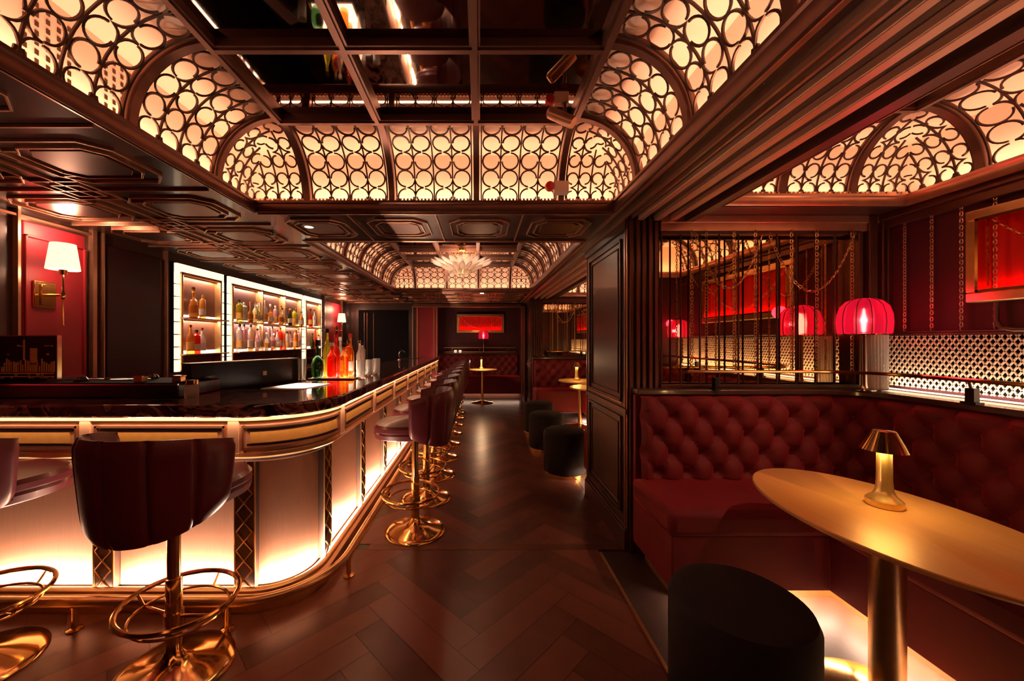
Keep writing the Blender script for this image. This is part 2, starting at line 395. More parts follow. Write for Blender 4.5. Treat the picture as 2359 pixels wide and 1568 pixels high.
def coffer(c, xcols, yrows, where, tilt=0):
    x0, x1, y0, y1 = c; n = 10; o = .13
    # plaster back of the cove: upright and flat top
    back = MB()
    back.box(x0-o-.02, x0-o, y0-o, y1+o, ZR-.0, ZT+.06); back.box(x1+o, x1+o+.02, y0-o, y1+o, ZR-.0, ZT+.06)
    back.box(x0-o, x1+o, y1+o, y1+o+.02, ZR-.0, ZT+.06); back.box(x0-o, x1+o, y0-o-.02, y0-o, ZR-.0, ZT+.06)
    xa, xb, ya, yb = x0+RC, x1-RC, y0+RC, y1-RC
    back.box(x0-o, xa, y0-o, y1+o, ZT+.02, ZT+.05); back.box(xb, x1+o, y0-o, y1+o, ZT+.02, ZT+.05)
    back.box(xa, xb, yb, y1+o, ZT+.02, ZT+.05); back.box(xa, xb, y0-o, ya, ZT+.02, ZT+.05)
    # a flat ledge behind the rim
    trim(back, 'cream', smooth=False)
    # rim moulding
    loop = [(x0, y0), (x0, y1), (x1, y1), (x1, y0)]       # travelling so the right hand is inside
    trim(MB().sweep(loop, [(0, ZS-.012), (.004, ZS-.012), (.012, ZS), (.012, ZS+.035), (.02, ZS+.042), (.02, ZR+.006), (0, ZR+.006)], closed=True), 'bronze' if x0 > 1 else 'bronzed')
    trim(MB().sweep(loop, [(-.03, ZS-.006), (-.012, ZS-.012), (-.012, ZS+.002), (-.03, ZS+.002)], closed=True), 'bronze')
    # beads on top of the rim
    bd = MB()
    def beads(p, q_):
        L = math.dist(p, q_); k = int(L/.022)
        for i in range(k):
            t = (i+.5)/k; bx, by = p[0]+(q_[0]-p[0])*t, p[1]+(q_[1]-p[1])*t
            bd.box(bx-.006, bx+.006, by-.006, by+.006, ZR+.004, ZR+.018)
    beads((x0+.012, y1-.012), (x1-.012, y1-.012))
    trim(bd, 'bronze', smooth=False)
    # mirror and its frame
    trim(MB().box(xa, xb, ya, yb, ZT, ZT+.02), 'mirc', smooth=False)
    fr = MB(); w_ = .022
    for x in xcols: fr.box(x-w_, x+w_, ya-w_, yb+w_, ZT-.035, ZT+.001); fr.box(x-w_*.5, x+w_*.5, ya, yb, ZT-.045, ZT-.03)
    for y in yrows: fr.box(xa-w_, xb+w_, y-w_, y+w_, ZT-.034, ZT+.001); fr.box(xa, xb, y-w_*.5, y+w_*.5, ZT-.044, ZT-.03)
    trim(fr, 'bronzed', smooth=False)
    # ribs
    def rib(side, u):
        mb = MB(); hw = .018
        def ring(th):
            ps = []
            for du, off in ((-hw, -.018), (hw, -.018), (hw, .03), (-hw, .03)): ps.append(cove_pt(c, side, u+du, th*RC, off))
            return ps
        vs = []; fs = []
        for k in range(n+1): vs += ring(PI/2*k/n)
        for k in range(n):
            for j in range(4): l = (j+1) % 4; fs.append((k*4+j, k*4+l, (k+1)*4+l, (k+1)*4+j))
        return mb.add(vs, fs)
    for x in xcols: trim(rib('F', x), 'bronzed'); trim(rib('B', x), 'bronzed')
    for y in yrows: trim(rib('L', y), 'bronzed'); trim(rib('R', y), 'bronzed')
    # lattice panels
    def panel(side, u0, u1, mitre=None):
        mb = lattice(c, side, u0, u1, mitre, nper=2 if u1-u0 > .3 else 1)
        nm = {'L': 'left', 'R': 'right', 'F': 'far', 'B': 'near'}[side]
        return obj('lattice_panel', mb, 'iron')
    g = .03
    cells = []
    for side, ds in (('F', xcols), ('B', xcols), ('L', yrows), ('R', yrows)):
        lo, hi = (x0, x1) if side in 'FB' else (y0, y1)
        ed = [lo]+list(ds)+[hi]
        for i in range(len(ed)-1):
            mit = 'lo' if i == 0 else ('hi' if i == len(ed)-2 else None)
            cells.append((side, ed[i]+(0 if mit == 'lo' else g), ed[i+1]-(0 if mit == 'hi' else g), mit, i, len(ed)-1))
    ORD = ['first', 'second', 'third', 'fourth', 'fifth', 'sixth', 'seventh', 'eighth', 'ninth', 'tenth']
    for side, a, b_, mit, i, tot in cells:
        if side == 'B' and c in (C1, B1): continue
        if side in 'LR' and c in (C1, B1) and b_ < .3: continue
        if side == 'F': pos = ORD[i]+' from left on far side of '+where
        elif side == 'B': pos = ORD[i]+' from left on near side of '+where
        else: pos = ORD[tot-1-i]+' from far corner, '+('left' if side == 'L' else 'right')+' side of '+where
        tag(panel(side, a, b_, mit), 'scrollwork panel, '+pos, 'ceiling grille', 'scrollwork panels around '+where)
xc = [C1[0]+RC+(C1[1]-C1[0]-2*RC)*k/3 for k in range(4)]
coffer(C1, xc, [C1[3]-RC-.51*k for k in range(6, -1, -1)], 'near bar coffer')
coffer(C2, xc, [C2[2]+RC+(C2[3]-C2[2]-2*RC)*k/5 for k in range(6)], 'far bar coffer')
coffer(B1, [B1[0]+RC, B1[1]-RC], [B1[2]+RC, (B1[2]+B1[3])/2, B1[3]-RC], 'near booth coffer')
coffer(B2, [B2[0]+RC, B2[1]-RC], [B2[2]+RC+k*(B2[3]-B2[2]-2*RC)/5 for k in range(6)], 'far booth coffer')

# brass strip lying in the booth coffer
o = tag(obj('brass_strip', MB().box(2.02, 2.06, .75, 1.88, ZT-.05, ZT-.035), 'brass'), 'brass strip along the ceiling mirror of the near booth', 'ceiling strip')

# moulded beam between bar and booths
bm = MB()
for a, b_, z in ((.87, .885, .012), (.95, .962, .02), (1.00, 1.012, .016)): bm.box(a, b_, YB, YF, ZS-z, ZS+.001)
trim(bm, 'bronze', smooth=False)
bm = MB()
for a, b_, z in ((1.040, 1.078, .028), (1.145, 1.188, .030), (1.248, 1.292, .032)): bm.box(a, b_, YB, YF, ZS-z, ZS+.001)
trim(bm, 'coppert', smooth=False, bevel=.004)
trim(MB().box(1.345, 1.40, YB, YF, ZS-.045, ZS+.001), 'bronzed', smooth=False)

pv = MB()
for gy in (1.0, 1.28, 1.56):
    for i in range(5):
        for j in range(9): y = gy+i*.035; z = ZR+.03+j*.033; pv.box(C1[0]-.131, C1[0]-.127, y, y+.011, z, z+.018)
trim(pv, 'iron', smooth=False)
# fretwork on the soffit
def fret(x0, x1, y0, y1, nx, ny):
    mb = MB(); pn = MB(); w_ = .0045; z0, z1 = ZS-.014, ZS+.001
    def seg(a, b_):
        d = Vector((b_[0]-a[0], b_[1]-a[1])); L = d.length; d.normalize(); nn = Vector((-d.y, d.x))*w_
        a = Vector(a)-d*w_*.8; b_ = Vector(b_)+d*w_*.8
        mb.slab([(a.x-nn.x, a.y-nn.y), (b_.x-nn.x, b_.y-nn.y), (b_.x+nn.x, b_.y+nn.y), (a.x+nn.x, a.y+nn.y)], z0, z1)
    def poly(ps, close=True):
        for i in range(len(ps)-(0 if close else 1)): seg(ps[i], ps[(i+1) % len(ps)])
    px, py = (x1-x0)/nx, (y1-y0)/ny
    for i in range(nx):
        for j in range(ny):
            cx, cy = x0+(i+.5)*px, y0+(j+.5)*py
            for sx, sy, c in ((.36, .33, .13), (.28, .24, .10)):
                a, b_, k = px*sx, py*sy, min(px, py)*c
                ps = [(cx-a+k, cy-b_), (cx+a-k, cy-b_), (cx+a, cy-b_+k), (cx+a, cy+b_-k), (cx+a-k, cy+b_), (cx-a+k, cy+b_), (cx-a, cy+b_-k), (cx-a, cy-b_+k)]
                poly(ps)
                if sx == .28: pn.slab([(cx+(p[0]-cx)*.82, cy+(p[1]-cy)*.82) for p in ps], ZS-.010, ZS+.001)
    for i in range(nx+1):
        for j in range(ny+1):
            cx, cy = x0+i*px, y0+j*py; s_ = min(px, py)
            if i in (0, nx) or j in (0, ny): continue
            for q in (.20, .12):
                poly([(cx-s_*q, cy-s_*q), (cx+s_*q, cy-s_*q), (cx+s_*q, cy+s_*q), (cx-s_*q, cy+s_*q)])
            for sx in (-1, 1):
                for sy in (-1, 1):
                    poly([(cx+sx*s_*.20, cy+sy*s_*.20), (cx+sx*s_*.20, cy+sy*s_*.30), (cx+sx*s_*.29, cy+sy*s_*.30)], False)
    for i in range(1, nx): seg((x0+i*px, y0), (x0+i*px, y1))
    for j in range(ny+1): seg((x0, min(y1-w_, max(y0+w_, y0+j*py))), (x1, min(y1-w_, max(y0+w_, y0+j*py))))
    trim(mb, 'bronze', smooth=False, bevel=.002); trim(pn, 'bronzed', smooth=False, bevel=.003)
fret(XL+.04, C1[0]-.05, -.4, YF-.05, 2, 14)
fret(C1[0]+.0, C1[1]-.0, C1[3]+.04, C2[2]-.04, 4, 1)
fret(C1[0]+.0, C1[1]-.0, C2[3]+.04, YF-.05, 4, 3)

# ------------------------------------------------------------------ pillars and partitions between booths
def pillar_panels(y0, y1, x=.98):
    # raised mouldings on the aisle face (facing -x)
    mb = MB()
    def frame(ya, yb, z0, z1, t=.018, d=.014):
        mb.box(x-d, x, ya, yb, z0, z0+t); mb.box(x-d, x, ya, yb, z1-t, z1); mb.box(x-d, x, ya, ya+t, z0, z1); mb.box(x-d, x, yb-t, yb, z0, z1)
    frame(y0+.10, y1-.10, .22, .88); frame(y0+.10, y1-.10, .98, 2.10); frame(y0+.16, y1-.16, .27, .83, .008, .009); frame(y0+.16, y1-.16, 1.03, 2.05, .008, .009)
    mb.box(x-.022, x, y0, y1, .0, .14); mb.box(x-.012, x, y0, y1, .14, .16); mb.box(x-.016, x, y0, y1, .91, .945); mb.box(x-.02, x, y0, y1, 2.14, ZS)
    return mb
def jamb(x0, x1, yf, z0=0):   # vertical reeds on the face towards the camera
    mb = MB(); k = 5
    for i in range(k):
        a = x0+(x1-x0)*i/k; mb.box(a+.004, a+(x1-x0)/k*.62, yf-.016-.006*(i % 2), yf, z0, ZS)
    return mb
struct('wall_partition', MB().box(.98, 1.19, 2.5, 3.45, 0, ZS).box(1.19, XR, 2.575, 3.45, 0, ZS), 'wood', smooth=False)
trim(pillar_panels(2.5, 3.45), 'wood', smooth=False, bevel=.003)
e = MB()
for y in (2.5, 2.535, 3.435): e.box(.974, .984, y, y+.010, 0, ZS)
e.box(.966, .97, 2.58, 3.37, .222, .23).box(.966, .97, 2.58, 3.37, .97, .978)
trim(e, 'bronze', smooth=False)
trim(jamb(.985, 1.19, 2.5), 'bronzed', smooth=False, bevel=.003)
struct('wall_partition', MB().box(.98, 1.19, 7.2, 7.75, 0, ZS).box(1.19, XR, 7.275, YF, 0, ZS), 'wood', smooth=False)
trim(pillar_panels(7.2, 7.75), 'bronzed', smooth=False)
trim(jamb(.985, 1.19, 7.2), 'bronzed', smooth=False)
struct('wall_booth', MB().box(.98, XR, .0, .12, 0, ZS), 'wallvel')
# header above each mirror and corner posts
for yy in (2.5, 7.2):
    trim(MB().box(1.19, XR, yy-.02, yy+.075, 2.12, ZS).box(1.19, XR, yy-.03, yy+.0, 2.17, ZS), 'bronze' if yy < 3 else 'bronzed', smooth=False, bevel=.004)
    mb = MB()
    for a, b_, d in ((2.50, 2.53, .0), (2.545, 2.60, .025), (2.615, 2.63, .04), (2.64, 2.67, .05)): mb.box(a, b_, yy-.01-d, yy+.075, 1.09, ZS)
    trim(mb, 'bronzed', smooth=False, bevel=.004)
    o = tag(obj('wall_mirror', MB().box(1.19, 2.50, yy+.06, yy+.074, 1.09, 2.12), 'mir', smooth=False),
            'tall antique gold mirror behind the iron bars of the %s booth' % ('near' if yy < 3 else 'far'), 'mirror')

def link_chain(mb, pts, pitch=.021, r=.0024, w_=.0075):
    # pts: dense polyline; links alternate orientation
    L = 0; pos = [Vector(p) for p in pts]; acc = [0]
    for i in range(1, len(pos)): acc.append(acc[-1]+(pos[i]-pos[i-1]).length)
    n = int(acc[-1]/pitch); k = 0
    for i in range(n):
        s_ = (i+.5)*pitch
        while k < len(acc)-2 and acc[k+1] < s_: k += 1
        t = (s_-acc[k])/(acc[k+1]-acc[k]+1e-9); c = pos[k].lerp(pos[k+1], t); d = (pos[k+1]-pos[k]).normalized()
        up = Vector((0, 1, 0)) if abs(d.y) < .9 else Vector((1, 0, 0))
        u = d.cross(up).normalized(); v = d.cross(u)
        a_ = u if i % 2 else v; a_ = (a_*.95+(v if i % 2 else u)*.3).normalized()
        ring = []
        for q in range(8):
            th = 2*PI*q/8; ring.append(c+d*math.cos(th)*pitch*.68+a_*math.sin(th)*w_)
        mb.tube(ring, r, 3, closed=True)
    return mb
def sag(p0, p1, drop, n=24):
    return [(p0[0]+(p1[0]-p0[0])*t/n, p0[1]+(p1[1]-p0[1])*t/n, p0[2]+(p1[2]-p0[2])*t/n-drop*4*(t/n)*(1-t/n)) for t in range(n+1)]
def bar_screen(yy, which):
    root = thing('iron_bar_screen', 'screen of upright iron bars in front of the %s booth mirror' % which, 'screen', (1.85, yy-.01, 1.10))
    f = MB().box(1.19, 2.50, yy-.02, yy, 1.09, 1.11).box(1.19, 2.50, yy-.02, yy, 2.10, 2.12); obj('sill', MB().box(1.19, 2.50, yy-.02, yy, 1.09, 1.11), 'iron', root, world=True, smooth=False); obj('header', MB().box(1.19, 2.50, yy-.02, yy, 2.10, 2.12), 'iron', root, world=True, smooth=False)
    x = 1.325-.127
    while x < 2.49:
        obj('bar', MB().lathe([(.0062, 1.11), (.0062, 2.10)], (x, yy-.01, 0), 8), 'iron', root, world=True); x += .1268
    names = ['leftmost', 'second', 'third', 'fourth', 'fifth', 'sixth', 'seventh']
    for i, (cx, zb) in enumerate(((1.385, 1.17), (1.48, 1.18), (1.66, 1.18), (1.80, 1.16), (2.035, 1.19), (2.20, 1.16), (2.43, 1.18))):
        tag(obj('hanging_chain', link_chain(MB(), [(cx, yy-.035, 2.12), (cx, yy-.035, zb)]), 'brassr'),
            '%s hanging chain%s in front of the %s booth bars' % (names[i], '' if i == 0 else ' from the left', which), 'chain', 'chains hanging on the %s bar screen' % which)
    for i, (a, b_, dr) in enumerate(((1.40, 1.84, .36), (1.88, 2.44, .38))):
        tag(obj('chain_swag', link_chain(MB(), sag((a, yy-.045, 2.10), (b_, yy-.045, 2.10), dr)), 'brassr'),
            'looped chain swag on the %s of the %s booth screen' % (('left', 'right')[i], which), 'chain', 'chain swags of the %s screen' % which)
bar_screen(2.5, 'near'); bar_screen(7.2, 'far')

# ------------------------------------------------------------------ booth walls: mesh, chains, picture
def mesh_panel(y0, y1, which):
    root = thing('mesh_panel', 'cream diamond mesh grille on the right wall of the %s booth' % which, 'grille', (XR-.02, (y0+y1)/2, 1.10))
    mb = MB(); z0, z1 = 1.115, 1.43; h = z1-z0; s_ = .030; n = int((y1-y0)/s_); x = XR-.022
    for i in range(-int(h/s_*.62), n+1):
        for sg in (1, -1):
            ya = y0+i*s_; yb = ya+h*.62
            t0 = max(0, (y0-ya)/(yb-ya)); t1 = min(1, (y1-ya)/(yb-ya))
            if t1 <= t0: continue
            if sg < 0: za, zb = z1-h*t0, z1-h*t1
            else: za, zb = z0+h*t0, z0+h*t1
            mb.tube([(x, ya+(yb-ya)*t0, za), (x, ya+(yb-ya)*t1, zb)], .0046, 4)
    obj('mesh', mb, 'creamp', root, world=True, smooth=False)
    obj('backing', MB().box(XR-.012, XR-.001, y0, y1, z0, z1), 'black', root, world=True)
    obj('rail', MB().box(XR-.035, XR-.002, y0, y1, z1, z1+.014), 'iron', root, world=True)
    obj('led_strip', MB().box(XR-.075, XR-.055, y0, y1, 1.094, 1.10), 'led', root, world=True)
mesh_panel(.2, 2.44, 'near'); mesh_panel(3.6, 7.1, 'far')
area('mesh led', (XR-.065, 1.3, 1.102), (.55, 0, 1), .02, 2.2, 12, WARMW, axis=(1, 0, 0))
area('mesh led far', (XR-.065, 5.4, 1.102), (.55, 0, 1), .02, 3.4, 12, WARMW, axis=(1, 0, 0))
for k, y in enumerate((2.346, 2.206, 2.07, 1.934, 1.80, 1.66, 1.52, 1.38, 1.24, 1.1)):
    if k > 3: continue
    tag(obj('wall_chain', link_chain(MB(), [(XR-.03, y, 2.18), (XR-.03, y, 1.455)], pitch=.019, w_=.006), 'bronze'),
        '%s chain hanging down the dark red wall, counted from the corner post' % ['first', 'second', 'third', 'fourth'][k], 'chain', 'chains on the booth wall')
tag(obj('iron_pipe', MB().tube([(XR-.03, .3, 1.452), (XR-.03, 1.86, 1.452), (XR-.03, 1.91, 1.462), (XR-.03, 1.93, 1.50), (XR-.03, 1.93, 1.60)], .010, 8).tube([(XR-.03, 1.9, 1.452), (XR-.03, 2.44, 1.452)], .006, 6), 'iron'),
    'thin dark iron pipe bending up to the framed red panel', 'pipe')
trim(MB().box(XR-.04, XR, .12, 2.5, 2.13, ZS).box(XR-.06, XR, .12, 2.5, 2.18, ZS), 'bronzed', smooth=False, bevel=.004)
trim(MB().box(XR-.04, XR, 3.45, 7.2, 2.13, ZS), 'bronzed', smooth=False)

def picture(name, cx, cy, w_, face, label, z0=1.60, z1=2.08, power=6):
    """red glowing cloth in a gilt box frame; face 'x' hangs on the right wall, 'y' on a wall facing the camera"""
    root = thing('framed_red_panel', label, 'picture', (cx, cy, z0))
    a, b_ = -w_/2, w_/2; H = z1-z0; d = .09; t = .05
    fr = MB()
    for u0, u1, q0, q1 in ((a, b_, 0, t), (a, b_, H-t, H), (a, a+t, t, H-t), (b_-t, b_, t, H-t)):
        fr.box(u0, u1, -d, 0, q0, q1)
    inn = MB()
    for u0, u1, q0, q1 in ((a+t, b_-t, t, t+.012), (a+t, b_-t, H-t-.012, H-t), (a+t, a+t+.012, t, H-t), (b_-t-.012, b_-t, t, H-t)):
        inn.box(u0, u1, -d-.012, -.0, q0, q1)
    bk = MB().grid(lambda u, v: (a+t+(w_-2*t)*u, -.012-.007*math.sin(u*w_*95)-.003*math.sin(u*w_*41+1), t+(H-2*t)*v), int(w_*160), 1)
    mats = ((fr, 'brassr', 'frame'), (inn, 'brass', 'inner_frame'), (bk, 'redcloth', 'cloth'))
    R_ = Matrix.Rotation(-PI/2, 4, 'Z') if face == 'x' else Matrix.Identity(4)
    for mb, mt, nm in mats: obj(nm, mb.xf(R_), mt, root, bevel=.006 if nm == 'frame' else 0)
    # red led along the bottom of the frame
    off = Vector((0, -.032, t+.014)); off = R_ @ off
    area('picture led', (cx+off.x, cy+off.y, z0+off.z), (R_ @ Vector((0, .55, 1))), w_-2*t-.06, .02, power, RED, axis=(R_ @ Vector((1, 0, 0))))
    sw = link_chain(MB(), sag((a+t+.05, -.075, H-t-.02), (b_-t-.05, -.075, H-t-.02), H*.62), pitch=.02).xf(R_)
    obj('chain', sw, 'brassr', root); return root
picture('p', XR, 1.37, 1.28, 'x', 'gilt framed glowing red panel on the near booth wall', power=1.9)
picture('p', XR, 5.3, 1.6, 'x', 'gilt framed glowing red panel on the far booth wall', power=1.6)
picture('p', .02, 9.8, 1.22, 'y', 'small glowing red framed panel at the end of the aisle', power=3)

# ------------------------------------------------------------------ banquettes
def polyline_at(path):
    acc = [0]
    for i in range(1, len(path)): acc.append(acc[-1]+math.dist(path[i], path[i-1]))
    def f(s_):
        s_ = max(0, min(acc[-1], s_)); k = 0
        while k < len(acc)-2 and acc[k+1] < s_: k += 1
        t = (s_-acc[k])/(acc[k+1]-acc[k]); p, q_ = path[k], path[k+1]; d = (q_[0]-p[0], q_[1]-p[1]); L = math.hypot(*d)
        return (p[0]+d[0]*t, p[1]+d[1]*t), (d[0]/L, d[1]/L)
    return f, acc[-1]
def smooth_dirs(f, L):
    def g(s_):
        p, _ = f(s_); a, _ = f(max(0, s_-.03)); b_, _ = f(min(L, s_+.03)); d = (b_[0]-a[0], b_[1]-a[1]); k = math.hypot(*d)
        return p, (d[0]/k, d[1]/k)
    return g
def tufted(path, z0, z1, A=.066, res=.012):
    f, L = polyline_at(path); g = smooth_dirs(f, L); a, b_ = .19, .23
    nu, nv = int(L/res), int((z1-z0)/res)
    def fn(u, v):
        s_ = u*L; z = z0+(z1-z0)*v; p, d = g(s_)
        P = s_/a+z/b_; Q = s_/a-z/b_
        db = min(math.hypot(a*((P-m)+(Q-n_))/2, b_*((P-m)-(Q-n_))/2) for m in (math.floor(P), math.floor(P)+1) for n_ in (math.floor(Q), math.floor(Q)+1))
        h = A*(.50*(abs(math.sin(PI*P)*math.sin(PI*Q)))**.55+.62*(1-math.exp(-(db/.036)**2)))
        edge = min(1, v/.06, (1-v)/.05, u*L/.03+.2, (1-u)*L/.03+.2); edge = max(0, edge)**.5
        h = (h+.012)*edge
        return (p[0]+d[1]*h, p[1]-d[0]*h, z)      # to the right of travel = towards the room
    return MB().grid(fn, nu, nv)
def shift(path, o):
    f, L = polyline_at(path); g = smooth_dirs(f, L); out = []
    for i, p in enumerate(path):
        s_ = sum(math.dist(path[j], path[j+1]) for j in range(i)); _, d = g(s_); out.append((p[0]+d[1]*o, p[1]-d[0]*o))
    return out
Y2 = 2.42
bpath = [(1.02, Y2), (2.18, Y2)]+arc(2.18, 2.17, .25, 90, 0, 8)[1:]+[(2.43, .14)]
bq = thing('banquette', 'deep red velvet banquette with button tufted back in the near booth', 'sofa', (1.7, 2.0, 0))
obj('backrest', tufted(bpath, .50, 1.05), 'velvet', bq, world=True)
obj('backrest_core', MB().slab([(1.0, 2.46), (1.0, Y2+.005)]+[(p[0], p[1]+.005) for p in bpath[:2]]+[(p[0]+.005, p[1]+.005) for p in bpath[2:]]+[(2.50, .14), (2.50, 2.46)], .14, 1.05), 'velvet', bq, world=True, smooth=False)
sp = [(.96, 1.90), (1.76, 1.90), (1.76, .14), (2.42, .14), (2.42, 2.40), (.96, 2.40)]
obj('seat_cushion', MB().slab(sp, .40, .535), 'velvet', bq, world=True, bevel=.035)
obj('seat_base', MB().slab([(.975, 1.915), (1.775, 1.915), (1.775, .14), (2.42, .14), (2.42, 2.40), (.975, 2.40)], .13, .41), 'velvet', bq, world=True, bevel=.006)
obj('toe_kick', MB().slab([(1.05, 2.06), (1.92, 2.06), (1.92, .14), (2.42, .14), (2.42, 2.40), (1.05, 2.40)], .003, .13), 'brassr', bq, world=True, smooth=False)
area('kick led', (1.50, 1.985, .125), (0, .0, -1), .76, .03, 9, WARMW, axis=(1, 0, 0))
area('kick led', (1.845, 1.05, .125), (0, .0, -1), .03, 1.7, 17, WARMW, axis=(1, 0, 0))
obj_l = tag(obj('ledge', MB().slab([(1.19, 2.50), (1.0, 2.50), (1.0, 2.395), (2.16, 2.395)]+[(p[0]-.028, p[1]-.028) for p in bpath[3:9]]+[(2.405, 2.1), (2.405, .14), (XR, .14), (XR, 2.5)], 1.055, 1.088), 'wood', bevel=.006),
            'dark wooden ledge curving along the top of the near banquette', 'ledge')
rl = thing('ledge_rail', 'slim brass rail on clamps above the near booth ledge', 'rail', (1.7, 2.4, 1.088))
rp = [(1.30, 2.37, 1.205), (2.10, 2.37, 1.205)]+[(p[0], p[1], 1.205) for p in arc(2.10, 2.07, .30, 90, 0, 8)[1:]]+[(2.40, .16, 1.205)]
obj('tube', MB().tube(rp, .0105, 8), 'brass', rl, world=True)
for x, y in ((1.50, 2.40), (2.425, 1.86), (2.425, .9)):
    obj('clamp', MB().box(x-.014, x+.014, y-.018, y+.018, 1.09, 1.165).box(x-.022, x+.022, y-.03, y+.03, 1.088, 1.098).tube([(x, y, 1.15), (x-(.02 if x > 2 else 0), y-(.03 if x < 2 else 0), 1.205)], .006, 6), 'black', rl, world=True, smooth=False)

spot('booth spot', (1.96, 1.10, 2.59), (-.50, 1.22, -1.75), 75, (1, .45, .30), 46, .8, .02)
tag(obj('downlight', MB().lathe([(.03, 0), (.03, -.012), (.0001, -.012)], (1.96, 1.10, ZT-.0), 20), 'led'), 'small round downlight in the near booth ceiling mirror', 'downlight')
# far booth banquette, simpler
bq2 = thing('banquette', 'deep red velvet banquette along the far booth', 'sofa', (1.8, 5.3, 0))
bp2 = [(1.35, 3.56), (1.36, 3.56)]
bpb = [(1.02, 7.12), (2.18, 7.12)]+arc(2.18, 6.87, .25, 90, 0, 6)[1:]+[(2.43, 3.56)]
obj('backrest', tufted(bpb, .50, 1.05, res=.024), 'velvet', bq2, world=True)
obj('seat', MB().slab([(1.03, 3.46), (2.43, 3.46), (2.43, 7.12), (1.0, 7.12), (1.0, 6.65), (1.80, 6.65), (1.80, 3.76), (1.03, 3.76)], .13, .53), 'velvet', bq2, world=True, bevel=.03)
obj('backrest_core', MB().box(1.0, XR-.15, 7.12, 7.19, .13, 1.05).box(2.43, 2.52, 3.46, 7.12, .13, 1.05), 'velvet', bq2, world=True)
obj('toe_kick', MB().box(1.10, 2.4, 3.46, 3.68, .003, .13).box(1.93, 2.4, 3.68, 7.0, .003, .13), 'brassr', bq2, world=True, smooth=False)
tag(obj('ledge', MB().box(1.0, XR, 7.08, 7.2, 1.055, 1.088).box(2.40, XR, 3.46, 7.1, 1.055, 1.088), 'wood', bevel=.006), 'dark wooden ledge on top of the far booth banquette', 'ledge')
rl = thing('ledge_rail', 'slim brass rail above the far booth ledge', 'rail', (1.7, 7.05, 1.088))
obj('tube', MB().tube([(1.25, 7.05, 1.2), (2.38, 7.05, 1.2), (2.38, 3.6, 1.2)], .008, 8), 'brass', rl, world=True)
for x in (1.3, 2.0): obj('clamp', MB().box(x-.012, x+.012, 7.04, 7.10, 1.088, 1.2), 'black', rl, world=True)
area('kick led', (1.86, 5.4, .125), (0, 0, -1), .03, 2.6, 50, WARMW, axis=(1, 0, 0))
area('kick led', (1.40, 3.72, .125), (0, 0, -1), .68, .03, 12, WARMW, axis=(1, 0, 0))

# alcove sofa at the far end
sf = thing('banquette', 'red velvet bench sofa across the alcove at the end of the aisle', 'sofa', (0, 9.3, 0))
obj('backrest', tufted([(-1.2, 9.62), (.98, 9.62)], .5, 1.05, res=.03), 'velvet', sf, world=True)
obj('backrest_core', MB().box(-1.36, 1.0, 9.62, 9.78, .13, 1.06), 'velvet', sf, world=True)
obj('seat', MB().box(-1.36, 1.0, 8.98, 9.62, .13, .53), 'velvet', sf, world=True, bevel=.03)
obj('toe_kick', MB().box(-1.36, 1.0, 9.08, 9.6, .003, .13), 'bronzed', sf, world=True)
tag(obj('ledge', MB().box(-1.36, 1.0, 9.58, 9.8, 1.06, 1.09), 'wood'), 'dark ledge on top of the alcove sofa', 'ledge')
rl = thing('ledge_rail', 'pair of thin rails above the alcove sofa', 'rail', (0, 9.6, 1.09))
obj('tube', MB().tube([(-.92, 9.58, 1.22), (.92, 9.58, 1.22)], .009, 6).tube([(-.92, 9.58, 1.11), (.92, 9.58, 1.11)], .009, 6), 'brassr', rl, world=True)
for x in (-.7, 0, .7): obj('post', MB().box(x-.01, x+.01, 9.57, 9.6, 1.09, 1.22), 'bronzed', rl, world=True)
area('alcove kick led', (0, 9.03, .125), (0, 0, -1), 1.9, .03, 5, WARMW, axis=(1, 0, 0))
point('alcove lamp glow', (-.1, 9.3, 1.7), .6, (1, .35, .2), .1)

# ------------------------------------------------------------------ tables, table lamps, ottomans
def pedestal(sx, sy, h=.75, col=.05, sub=32):
    root = thing('pedestal_table', '', 'table')
    top = MB().lathe([(.0001, -.022), (.94, -.022), (.985, -.018), (1.0, -.010), (1.0, -.003), (.992, 0), (.0001, 0)], (0, 0, h), 64, sx, sy)
    obj('table_top', top, 'table', root)
    obj('column', MB().lathe([(col, .03), (col, h-.03), (col*1.6, h-.022)], n=32), 'brassr', root)
    obj('base', MB().lathe([(.26, 0), (.26, .008), (.24, .016), (.12, .030), (col*1.25, .045), (col*1.1, .055)], n=48), 'brass', root)
    return root
t1 = pedestal(.33, .52); t1.location = (1.51, 1.40, .003); t1['label'] = 'long oval gold topped table on a brass column in the near booth'; t1['group'] = 'booth tables'
t2 = pedestal(.34, .34, col=.028); t2.location = (1.60, 5.25, .003); t2['label'] = 'gold topped table in the far booth, the nearer one'; t2['group'] = 'booth tables'
t3 = dup(t2, (1.63, 6.15, .003), 'gold topped table in the far booth, the further one')
t4 = dup(t2, (.06, 8.55, 0), 'small round gold table on a slim column at the end of the aisle')
def make_lamp():
    r = thing('table_lamp', '', 'lamp')
    obj('base', MB().lathe([(.0001, 0), (.055, 0), (.055, .022), (.050, .028), (.036, .040), (.027, .06), (.0235, .10), (.0225, .20), (.0225, .222)], n=32), 'brasss', r)
    obj('shade', MB().lathe([(.068, .215), (.0655, .218), (.030, .285), (.0001, .290), (.0001, .294), (.034, .291), (.036, .287), (.071, .216), (.068, .215)], n=40), 'brass', r)
    obj('bulb', MB().lathe([(.0001, .226), (.028, .228), (.028, .240), (.0001, .242)], n=16), 'bulb', r)
    return r
l1 = make_lamp(); l1.location = (1.59, 1.484, .754); l1['label'] = 'brass cordless table lamp with conical shade on the oval gold table'; l1['group'] = 'brass table lamps'
